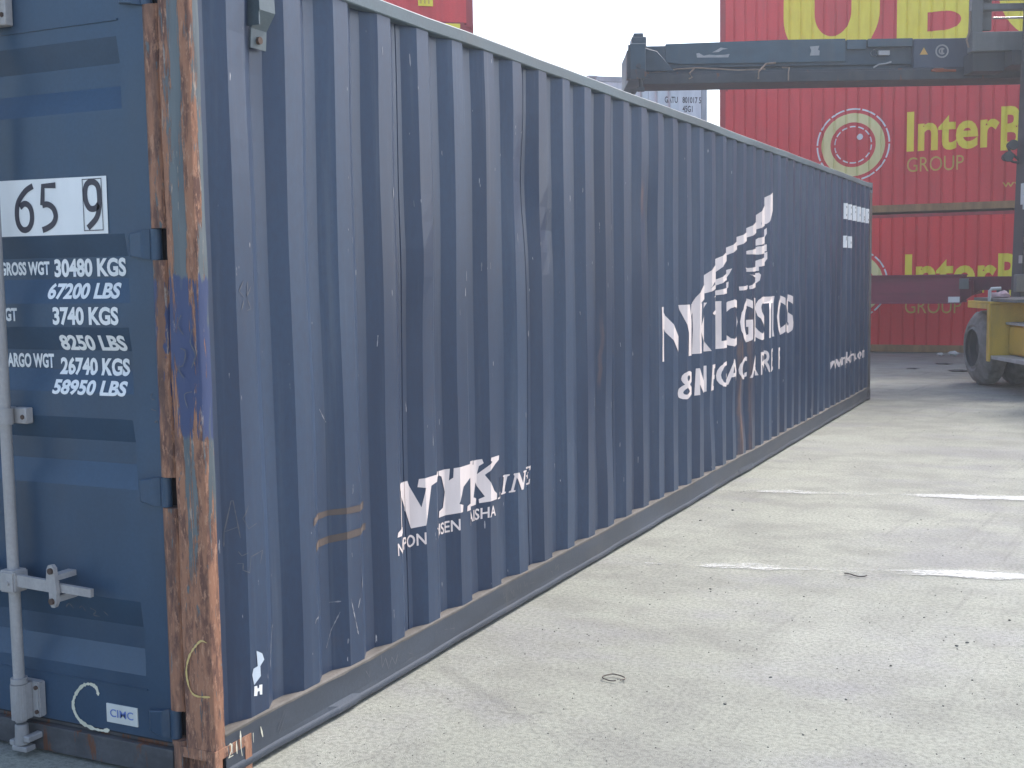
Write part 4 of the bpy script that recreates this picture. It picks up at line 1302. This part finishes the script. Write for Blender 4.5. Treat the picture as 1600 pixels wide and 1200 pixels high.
for y in (-0.1, 1.02):
    b = bmesh.new()
    add_box(b, 0.55, 0.67, y - 0.06, y + 0.06, 0.55, 1.2)
    add_box(b, 0.57, 0.65, y - 0.04, y + 0.04, 0.06, 0.55)
    add_box(b, 0.48, 0.74, y - 0.13, y + 0.13, 0.0, 0.06)
    obj("landing_leg", b, M_DGREYM, tr)
obj("plate_sticker", B((-0.20, -0.02, -0.082, -0.0715, 1.0, 1.095)), M_DECAL, tr)
obj("lamp_box", B((0.03, 0.17, -0.75, -0.685, 1.23, 1.40), bevel=0.01), M_GREYM, tr)

# ================================================================== CONTAINER HANDLER
hd = thing("container_handler", "yellow container handling forklift seen from behind, mast raised with a dark spreader across", "forklift", (2.601, 15.16, 0.0), 0.43)
def wheel(x0, x1, y, r, name="wheel"):
    s = 1 if x1 > x0 else -1
    wdt = abs(x1 - x0)
    prof_ = [(0.0, 0.50 * r), (0.02, 0.56 * r), (0.0, 0.62 * r), (0.03, 0.80 * r), (0.075, 0.93 * r), (0.105, 0.985 * r), (wdt / 2, r), (wdt - 0.105, 0.985 * r), (wdt - 0.075, 0.93 * r), (wdt - 0.03, 0.80 * r), (wdt, 0.62 * r), (wdt, 0.5 * r)]
    b = bmesh.new()
    n = 72
    rings = []
    for k in range(n):
        a = 2 * math.pi * k / n
        ring = []
        for i, (dx, rr) in enumerate(prof_):
            q = rr
            if 3 < i < 8:
                q = rr - (0.022 if (k % 4) < 2 else 0.0)
            ring.append(b.verts.new((x0 + s * dx, y + q * math.cos(a), r + q * math.sin(a))))
        rings.append(ring)
    for k in range(n):
        A, C = rings[k], rings[(k + 1) % n]
        for i in range(len(prof_) - 1):
            b.faces.new((A[i], A[i + 1], C[i + 1], C[i]))
    bmesh.ops.recalc_face_normals(b, faces=b.faces[:])
    w_ = obj(name, b, M_TYRE, hd, 25)
    b = bmesh.new()
    # dished rim with hub and nuts
    pr = [(0.01, 0.52 * r), (0.04, 0.50 * r), (0.055, 0.44 * r), (0.14, 0.40 * r), (0.15, 0.22 * r), (0.09, 0.19 * r), (0.085, 0.0)]
    prev = None
    for dx, rr in pr:
        if rr == 0.0:
            cur = [b.verts.new((x0 + s * dx, y, r))]
            for k in range(32):
                b.faces.new((prev[k], prev[(k + 1) % 32], cur[0]))
            break
        cur = [b.verts.new((x0 + s * dx, y + rr * math.cos(2 * math.pi * k / 32), r + rr * math.sin(2 * math.pi * k / 32))) for k in range(32)]
        if prev:
            for k in range(32):
                b.faces.new((prev[k], prev[(k + 1) % 32], cur[(k + 1) % 32], cur[k]))
        prev = cur
    bmesh.ops.recalc_face_normals(b, faces=b.faces[:])
    for k in range(10):
        a = 2 * math.pi * k / 10
        add_tube(b, (x0 + s * 0.148, y + 0.31 * r * math.cos(a), r + 0.31 * r * math.sin(a)), (x0 + s * 0.12, y + 0.31 * r * math.cos(a), r + 0.31 * r * math.sin(a)), 0.014, seg=6)
    obj("rim", b, M_RIM, w_, 30)
    return w_
wheel(-1.80, -1.43, 0.0, 0.50)
wheel(-1.02, -1.38, 0.0, 0.50)
wheel(1.80, 1.43, 0.0, 0.50)
wheel(1.02, 1.38, 0.0, 0.50)
wheel(-1.45, -1.10, -4.3, 0.50)
wheel(1.45, 1.10, -4.3, 0.50)
b = bmesh.new()
add_box(b, -1.0, 1.0, -0.15, 0.15, 0.35, 0.65)
add_box(b, -1.05, 1.05, -4.42, -4.18, 0.4, 0.6)
obj("axle", b, M_DGREYM, hd)
# body
b = bmesh.new()
add_box(b, -0.95, 0.95, -5.4, 0.75, 0.55, 1.0)
add_box(b, -1.15, 1.15, -5.9, -3.5, 1.0, 1.75)
bmesh.ops.bevel(b, geom=b.edges[:], offset=0.04, segments=2, affect='EDGES')
obj("chassis", b, M_YEL, hd)
b = bmesh.new()
add_box(b, -1.25, 1.25, -6.5, -5.4, 0.45, 1.7)
bmesh.ops.bevel(b, geom=b.edges[:], offset=0.12, segments=3, affect='EDGES')
obj("counterweight", b, M_YEL, hd, 40)
for sx in (-1, 1):
    # mudguard: upright rear plate, flat top reaching over the tyre, return flange
    b = bmesh.new()
    def bx(x0, x1, y0, y1, z0, z1):
        add_box(b, *sorted((sx * x0, sx * x1)), y0, y1, z0, z1)
    bx(1.87, 1.02, -0.77, -0.745, 0.40, 1.10)
    bx(1.875, 1.85, -0.80, -0.71, 0.37, 1.10)
    bx(1.875, 1.02, -0.80, -0.02, 1.1005, 1.135)
    bx(1.875, 1.855, -0.70, -0.02, 1.04, 1.10)
    bmesh.ops.bevel(b, geom=b.edges[:], offset=0.006, segments=1, affect='EDGES')
    fd = obj("mudguard", b, M_YEL, hd)
    # anti-slip deck
    obj("deck_plate", B((min(sx * 1.82, sx * 0.9), max(sx * 1.82, sx * 0.9), -1.5, -0.1, 1.136, 1.175)), M_GREYM, hd)
    # step box and treads behind the mudguard
    b = bmesh.new()
    bx(1.62, 0.96, -1.75, -0.78, 0.46, 0.84)
    bmesh.ops.bevel(b, geom=b.edges[:], offset=0.02, segments=2, affect='EDGES')
    obj("step_box", b, M_YEL, hd, 40)
    obj("step", B((min(sx * 1.66, sx * 0.9), max(sx * 1.66, sx * 0.9), -1.80, -0.785, 0.842, 0.872)), M_TREADPLATE, hd)
    obj("step", B((min(sx * 1.84, sx * 0.9), max(sx * 1.84, sx * 0.9), -2.0, -0.775, 0.405, 0.448)), M_TREADPLATE, hd)
    b = bmesh.new()
    add_path(b, [(sx * 1.84, -0.70, 1.14), (sx * 1.84, -0.70, 1.27), (sx * 1.82, -0.70, 1.295), (sx * 1.70, -0.70, 1.30)], 0.022, 10)
    obj("hand_post", b, M_TREADPLATE, hd, 40)
# cab
b = bmesh.new()
for x in (-0.75, 0.75):
    for y in (-3.0, -1.5):
        add_box(b, x - 0.05, x + 0.05, y - 0.05, y + 0.05, 1.18, 3.05)
add_box(b, -0.85, 0.85, -3.1, -1.4, 3.05, 3.15)
add_box(b, -0.80, 0.80, -3.05, -1.45, 1.0, 1.7)
cab = obj("cab", b, M_YEL, hd)
obj("window", B((-0.70, 0.70, -3.02, -3.0, 1.71, 3.04), (-0.70, 0.70, -1.5, -1.48, 1.71, 3.04), (-0.76, -0.74, -2.95, -1.55, 1.71, 3.04), (0.74, 0.76, -2.95, -1.55, 1.71, 3.04)), M_GLASS, cab)
# mast: two channel uprights leaning back a little, cross members, lift cylinders
TILT = Matrix.Translation((0, 0.9, 0.6)) @ Matrix.Rotation(R(3.2), 4, 'X') @ Matrix.Translation((0, -0.9, -0.6))
b = bmesh.new()
for sx in (-1, 1):
    o_ = 0.86 * sx
    i_ = 0.60 * sx
    add_box(b, min(o_, i_), max(o_, i_), 0.80, 0.84, 0.35, 6.6, TILT)
    add_box(b, min(o_, o_ - 0.05 * sx), max(o_, o_ - 0.05 * sx), 0.841, 1.10, 0.35, 6.6, TILT)
    add_box(b, min(o_, i_), max(o_, i_), 1.101, 1.14, 0.35, 6.6, TILT)
for z in (0.9, 3.9, 6.4):
    add_box(b, -0.599, 0.599, 0.80, 0.86, z - 0.12, z + 0.12, TILT)
mast = obj("mast", b, M_DGREYM, hd)
b = bmesh.new()
for sx in (-1, 1):
    add_tube(b, TILT @ Vector((sx * 0.48, 0.95, 0.6)), TILT @ Vector((sx * 0.48, 0.95, 3.4)), 0.075, seg=16)
    add_tube(b, TILT @ Vector((sx * 0.48, 0.95, 3.4)), TILT @ Vector((sx * 0.48, 0.95, 6.3)), 0.045, seg=16)
obj("lift_cylinder", b, M_GREYM, mast, 40)
obj("mast_foot", B((-0.955, -0.80, 0.70, 0.795, 1.22, 1.47), (0.80, 0.955, 0.70, 0.795, 1.22, 1.47), bevel=0.02), M_GREYM, mast)
b = bmesh.new()
add_box(b, -0.885, -0.862, 0.70, 0.78, 2.43, 2.72)
add_box(b, -0.885, -0.862, 0.62, 0.70, 2.36, 2.55)
obj("notice_plate", b, mat_lettering("pale_notice", (0.42, 0.46, 0.45), (0.55, 0.58, 0.56), 0.6), mast)
obj("small_plate", B((-0.89, -0.872, 0.70, 0.785, 1.62, 1.73)), M_ROD, mast)
# two round work lamps on a bent arm
b = bmesh.new()
add_path(b, [(-0.84, 0.95, 3.05), (-0.92, 0.90, 3.10), (-1.0, 0.88, 3.16), (-1.03, 0.88, 3.22)], 0.018, 8)
add_path(b, [(-0.84, 0.95, 3.02), (-0.95, 0.90, 3.03), (-1.05, 0.88, 3.08)], 0.018, 8)
arm = obj("lamp_arm", b, M_DGREYM, hd, 40)
for (x, z) in ((-0.99, 3.255), (-1.055, 3.095)):
    b = bmesh.new()
    add_tube(b, (x, 0.80, z), (x, 0.93, z), 0.072, 0.05, seg=24)
    add_tube(b, (x, 0.78, z), (x, 0.80, z), 0.066, 0.072, seg=24)
    obj("work_lamp", b, M_DGREYM, arm, 40)
# carriage frame
b = bmesh.new()
for sx in (-1, 1):
    add_box(b, *sorted((sx * 1.385, sx * 1.23)), 1.38, 1.52, 4.80, 6.0)
    add_box(b, *sorted((sx * 1.229, sx * 1.055)), 1.52, 1.60, 4.95, 6.0)
add_box(b, -1.385, 1.385, 1.35, 1.56, 4.63, 4.90)
add_box(b, -1.229, 1.229, 1.40, 1.52, 5.21, 5.30)
add_box(b, -1.229, 1.229, 1.40, 1.52, 5.36, 5.48)
bmesh.ops.bevel(b, geom=b.edges[:], offset=0.008, segments=1, affect='EDGES')
car = obj("carriage", b, M_GREYM, hd)
b = bmesh.new()
for sx in (-1, 1):
    add_box(b, *sorted((sx * 1.35, sx * 0.9)), 1.42, 1.78, 4.36, 4.628)
add_box(b, -0.9, 0.9, 1.15, 1.75, 4.40, 4.60)
add_box(b, -0.58, 0.58, 1.16, 1.38, 4.2, 5.6)
obj("carriage_block", b, M_DGREYM, car)
b = bmesh.new()
add_tube(b, (-1.05, 1.50, 5.115), (1.05, 1.50, 5.115), 0.016, seg=12)
obj("side_shift_rod", b, M_CHROME, car, 40)
for sx in (-1, 1):
    b = bmesh.new()
    add_path(b, [(sx * 1.40, 1.45, 4.70), (sx * 1.44, 1.43, 4.80), (sx * 1.41, 1.42, 4.90), (sx * 1.40, 1.42, 5.2)], 0.014, 8)
    obj("hose", b, M_CABLE, car)

# the spreader: telescopic beam with end heads, a lower ledge and fittings
sp = obj("spreader_beam", B((-5.66, 5.66, 2.02, 2.40, 4.58, 4.925), (-5.0, 5.0, 2.10, 2.36, 4.926, 4.955), bevel=0.008), M_STEEL, hd)
# outer sleeve of the telescope, a step prouder
b = bmesh.new()
pz = [(-5.66, 4.66), (-5.45, 4.63), (-3.02, 4.63), (-3.02, 4.955), (-4.0, 4.955), (-5.66, 4.925)]
add_prism(b, pz, -0.03, 0.0, Matrix.Translation((0, 1.985, 0)) @ Matrix.Rotation(math.pi / 2, 4, 'X'))
add_prism(b, [(-x, z) for x, z in pz], -0.03, 0.0, Matrix.Translation((0, 1.985, 0)) @ Matrix.Rotation(math.pi / 2, 4, 'X'))
obj("telescope_sleeve", b, M_STEEL_L, sp)
obj("lower_ledge", B((-6.02, 6.02, 1.78, 2.45, 4.315, 4.46), (-6.02, 6.02, 1.86, 2.40, 4.4605, 4.50), bevel=0.01), M_STEEL_R, sp)
obj("inner_web", B((-5.95, 5.95, 2.08, 2.30, 4.50, 4.58)), M_STEEL, sp)
obj("top_plate", B((-2.70, -2.05, 1.93, 2.015, 4.825, 4.935), (-3.0, -2.72, 1.96, 2.015, 4.80, 4.935)), M_STEEL_L, sp)
obj("valve_box", B((-2.04, -1.15, 1.90, 2.018, 4.47, 4.92), bevel=0.01), mat_lettering("navy_box_paint", (0.05, 0.06, 0.085), (0.07, 0.08, 0.105), 0.5), sp)
for sx in (-1, 1):
    # end heads
    b = bmesh.new()
    hx = sx * 6.02
    add_box(b, *sorted((hx, sx * 6.24)), 1.30, 2.95, 4.345, 4.82)
    add_box(b, *sorted((sx * 5.66, sx * 6.02)), 1.98, 2.42, 4.501, 4.90)
    add_box(b, *sorted((sx * 5.98, sx * 6.19)), 1.62, 1.95, 4.821, 4.97)
    add_box(b, *sorted((sx * 6.02, sx * 6.16)), 1.66, 1.90, 4.971, 5.03)
    add_prism(b, [(sx * 5.55, 4.51), (sx * 6.0, 4.51), (sx * 6.0, 4.86), (sx * 5.8, 4.80)], -0.02, 0.0, Matrix.Translation((0, 1.84, 0)) @ Matrix.Rotation(math.pi / 2, 4, 'X'))
    bmesh.ops.bevel(b, geom=[e for e in b.edges if e.calc_length() > 0.1], offset=0.01, segments=1, affect='EDGES')
    hdx = obj("end_head", b, M_STEEL, sp)
    b = bmesh.new()
    add_box(b, *sorted((sx * 6.24, sx * 6.285)), 1.32, 1.50, 4.33, 4.72)
    add_box(b, *sorted((sx * 6.19, sx * 6.27)), 1.31, 1.33, 4.72, 4.80)
    add_prism(b, [(sx * 5.95, 4.33), (sx * 6.24, 4.31), (sx * 6.24, 4.45), (sx * 6.06, 4.46)], -0.03, 0.0, Matrix.Translation((0, 1.27, 0)) @ Matrix.Rotation(math.pi / 2, 4, 'X'))
    obj("guide_flap", b, M_STEEL_R, hdx)
    b = bmesh.new()
    for y in (1.42, 2.83):
        add_tube(b, (sx * 6.08, y, 4.22), (sx * 6.08, y, 4.345), 0.03, seg=12)
        add_box(b, sx * 6.08 - 0.05, sx * 6.08 + 0.05, y - 0.025, y + 0.025, 4.16, 4.22)
    add_tube(b, (sx * 6.12, 1.285, 4.50), (sx * 6.12, 1.30, 4.50), 0.035, seg=14)
    obj("twist_lock", b, M_STEEL_R, hdx)
# stickers and marks on the spreader
b = bmesh.new()
tri = poly_bm([[(-5.20, 4.72), (-4.74, 4.715), (-4.72, 4.765), (-4.79, 4.755), (-4.92, 4.75), (-5.02, 4.76), (-5.10, 4.745), (-5.17, 4.785), (-5.21, 4.78)],
               [(-3.54, 4.72), (-3.40, 4.72), (-3.395, 4.79), (-3.42, 4.80), (-3.40, 4.86), (-3.54, 4.85), (-3.52, 4.79)],
               [(-4.98, 4.79), (-4.90, 4.83), (-4.85, 4.86), (-4.74, 4.84), (-4.82, 4.83), (-4.88, 4.795)]])
obj("worn_sticker", conform(tri, lambda x, z: (x, 1.980, z)), M_ROD, sp)
obj("warning_triangle", conform(poly_bm([[(-1.955, 4.69), (-1.835, 4.69), (-1.895, 4.795)]]), lambda x, z: (x, 1.896, z)), mat_lettering("warning_orange", (0.55, 0.30, 0.05), (0.6, 0.34, 0.08), 0.5), sp)
rb = ring_bm(-1.63, 4.735, 0.075, 0.098, 0, 360, 32)
merge(rb, ring_bm(-1.63, 4.735, 0.03, 0.05, 40, 320, 20))
merge(rb, poly_bm([[(-1.645, 4.70), (-1.615, 4.70), (-1.615, 4.77), (-1.645, 4.77)]]))
obj("round_sticker", conform(rb, lambda x, z: (x, 1.896, z)), M_ROD, sp)
b = bmesh.new()
add_tube(b, (-2.60, 1.94, 4.735), (-2.60, 1.985, 4.735), 0.05, 0.05, seg=16, caps=False)
add_box(b, -2.545, -2.38, 1.93, 1.985, 4.70, 4.765)
add_path(b, [(-2.62, 1.93, 4.52), (-2.55, 1.90, 4.56), (-2.45, 1.90, 4.57), (-2.36, 1.93, 4.60)], 0.012, 8)
obj("lock_pin", b, M_ROD, sp)
b = bmesh.new()
add_path(b, [(-4.05, 1.95, 4.62), (-4.20, 1.90, 4.60), (-4.27, 1.82, 4.53), (-4.33, 1.76, 4.47), (-4.34, 1.75, 4.36)], 0.014, 8)
add_path(b, [(-3.95, 1.95, 4.55), (-3.88, 1.80, 4.52), (-3.90, 1.76, 4.44), (-3.90, 1.76, 4.33)], 0.010, 8)
add_path(b, [(-5.25, 1.95, 4.55), (-5.30, 1.80, 4.50), (-5.34, 1.765, 4.46), (-5.30, 1.755, 4.40), (-5.35, 1.755, 4.38)], 0.012, 8)
add_path(b, [(-5.9, 1.95, 4.50), (-5.5, 1.93, 4.55), (-5.2, 1.94, 4.565), (-4.6, 1.94, 4.52), (-4.2, 1.95, 4.53)], 0.012, 8)
obj("cable", b, M_CABLE, sp)
b = bmesh.new()
for k in range(7):
    add_box(b, -1.82 + k * 0.03, -1.74 + k * 0.045, 1.755, 1.79, 4.425 + 0.012 * math.sin(k * 2), 4.452 + 0.015 * math.sin(k), Matrix.Identity(4))
obj("rag_strip", b, M_ORANGE, sp)
# rag on the deck
def rag(name, cx, cy, cz, r, h, mat):
    b = bmesh.new()
    bmesh.ops.create_icosphere(b, subdivisions=3, radius=1.0)
    for v in b.verts:
        k = 1 + 0.28 * math.sin(5 * v.co.x + 3 * v.co.y) + 0.18 * math.sin(9 * v.co.y + 2 * v.co.z)
        v.co = Vector((cx + v.co.x * r * 1.5 * k, cy + v.co.y * r * k, cz + max(-0.0, (v.co.z + 0.55) * h * k)))
    return obj(name, b, mat, None, 60)
c_, s_ = math.cos(0.43), math.sin(0.43)
def hw(x, y):
    return (2.601 + c_ * x - s_ * y, 15.16 + s_ * x + c_ * y)
x_, y_ = hw(-1.60, -0.45)
tag(rag("rag", x_, y_, 1.176, 0.07, 0.045, mat_lettering("pink_rag_cloth", (0.55, 0.33, 0.33), (0.66, 0.48, 0.46), 0.95)), "crumpled pinkish rag lying on the deck of the yellow forklift", "rag")

# ================================================================== SMALL THINGS ON THE GROUND
b = bmesh.new()
pts = []
for k in range(22):
    a = -0.4 + 5.6 * k / 21
    pts.append((0.765 + 0.040 * math.cos(a) + 0.006 * math.sin(3 * a), 1.421 + 0.032 * math.sin(a), 0.007 + 0.006 * abs(math.sin(a * 0.7))))
add_path(b, pts, 0.0026, 6)
tag(obj("wire_ring", b, M_WIRE, None, 60), "thin rusty wire bent into a small ring on the near concrete", "wire")
b = bmesh.new()
add_path(b, [(1.281, 3.405, 0.008), (1.31, 3.395, 0.010), (1.335, 3.375, 0.009), (1.36, 3.365, 0.008), (1.385, 3.368, 0.010), (1.395, 3.385, 0.012)], 0.0038, 6)
tag(obj("twig", b, M_WIRE, None, 60), "short crooked twig lying beside the nearer worn white stripe", "twig")

def stone_bm(r, sq=0.6, seed=0):
    rr = random.Random(seed)
    b = bmesh.new()
    bmesh.ops.create_icosphere(b, subdivisions=1, radius=r)
    for v in b.verts:
        v.co *= rr.uniform(0.7, 1.2)
        v.co.z = max(-r * 0.3, v.co.z * sq) + r * 0.3
    return b
proto = obj("pebble", stone_bm(0.013, 0.6, 3), M_STONE, None)
spots = [(1.959, 2.432, 1.0), (1.924, 2.37, 1.0), (1.985, 2.46, 0.5), (1.93, 2.33, 0.5), (1.90, 2.53, 0.5), (1.713, 2.004, 0.9), (1.311, 1.684, 0.8), (1.23, 1.331, 0.9), (0.728, 2.866, 0.9), (0.742, 2.82, 0.7),
         (1.18, 2.90, 0.7), (1.08, 2.10, 0.6), (1.62, 1.55, 0.7), (2.02, 1.95, 0.7), (0.30, 4.85, 1.3), (0.20, 4.45, 1.2), (0.62, 4.2, 0.8), (1.55, 1.15, 0.6), (1.95, 1.62, 0.6), (0.95, 0.95, 0.6), (1.75, 2.75, 0.7), (2.1, 2.85, 0.9)]
for i, (x, y, sc) in enumerate(spots):
    o = proto if i == 0 else proto.copy()
    if i:
        COL.objects.link(o)
    o.location = (x, y, 0.0)
    sc *= 0.62
    o.scale = (sc, sc * random.uniform(0.7, 1.1), sc)
    o.rotation_euler = (0, 0, random.uniform(0, 6))
    tag(o, "small dark pebble on the pale concrete", "pebble", "dark pebbles scattered on the concrete")
# grit nobody could count
b = bmesh.new()
for i in range(2600):
    u = random.random()
    y = 0.2 + 17.0 * u ** 1.7
    x = random.uniform(0.08, 1.2 + 0.30 * y + 1.2)
    r = random.choice((0.0018, 0.0022, 0.0025, 0.003, 0.0035, 0.005)) * (0.8 + 0.05 * y)
    a = random.uniform(0, 6.28)
    P = [Vector((x + r * math.cos(a + k * 2.094) * random.uniform(0.7, 1.4), y + r * math.sin(a + k * 2.094) * random.uniform(0.7, 1.4), 0.0)) for k in range(3)]
    v0 = [b.verts.new(p) for p in P]
    tp_ = b.verts.new(((P[0] + P[1] + P[2]) / 3) + Vector((0, 0, r * 0.9)))
    for k in range(3):
        b.faces.new((v0[k], v0[(k + 1) % 3], tp_))
g = obj("grit", b, M_STONE)
tag(g, "fine dark grit strewn over the concrete", "grit", kind="stuff")
# scraps of paper and dark litter near the red stack
def scrap(x, y, r, mat, label, cat, sq=0.3):
    b = bmesh.new()
    bmesh.ops.create_icosphere(b, subdivisions=2, radius=r)
    for v in b.verts:
        v.co.x *= 1.6 + 0.5 * math.sin(7 * v.co.y / r)
        v.co.z = (v.co.z * sq * (1 + 0.6 * math.sin(4 * v.co.x / r))) 
    m = min(v.co.z for v in b.verts)
    for v in b.verts:
        v.co.z -= m
    return tag(obj("litter", b, mat, None, loc=(x, y, 0.001)), label, cat)
scrap(0.20, 20.05, 0.06, M_PAPER, "larger crumpled white paper scrap at the foot of the red stack", "litter", 0.6)
scrap(-0.02, 20.0, 0.04, M_PAPER, "small white paper scrap left of the larger one, at the foot of the red stack", "litter", 0.6)
scrap(0.62, 16.6, 0.10, M_DGREYM, "flat dark rubber strip on the ground left of the forklift tyre", "litter", 0.12)
scrap(-0.10, 16.9, 0.06, M_DGREYM, "flat dark scrap on the ground between the blue container and forklift tyre", "litter", 0.12)
scrap(0.25, 18.0, 0.08, M_DGREYM, "flat dark scrap on the ground under the maroon trailer beam", "litter", 0.12)

# ------------------------------------------------------------------ thin even haze, added to stand in for the veil of lens glare
hm = bpy.data.materials.new("veil_haze")
hm.use_nodes = True
hn = hm.node_tree.nodes
hn.remove(hn['Principled BSDF'])
pv = hn.new('ShaderNodeVolumePrincipled')
pv.inputs['Color'].default_value = (0.9, 0.94, 1.0, 1)
pv.inputs['Density'].default_value = 0.0030
pv.inputs['Anisotropy'].default_value = 0.35
hm.node_tree.links.new(pv.outputs[0], hn['Material Output'].inputs['Volume'])
hz = obj("haze", B((-60, 60, -25, 60, -1.0, 12.0)), hm)
tag(hz, "thin even haze over the whole yard, added for the veil of lens glare", "haze", kind="stuff")

for o in list(bpy.data.objects):
    if o.name.split('.')[0] in ("bolt", "rivet", "seal", "telescope_sleeve", "bolster", "mast_foot", "twist_lock", "window", "top_plate", "axle", "slot_shade", "tape_remains", "sticker_remains", "end_beam", "gooseneck", "front_header", "inner_web", "yellow_sticker", "worn_sticker"):
        if o.type == 'MESH' and not (o.name.startswith("axle") and o.parent.name.startswith("trailer")):
            split_loose(o)
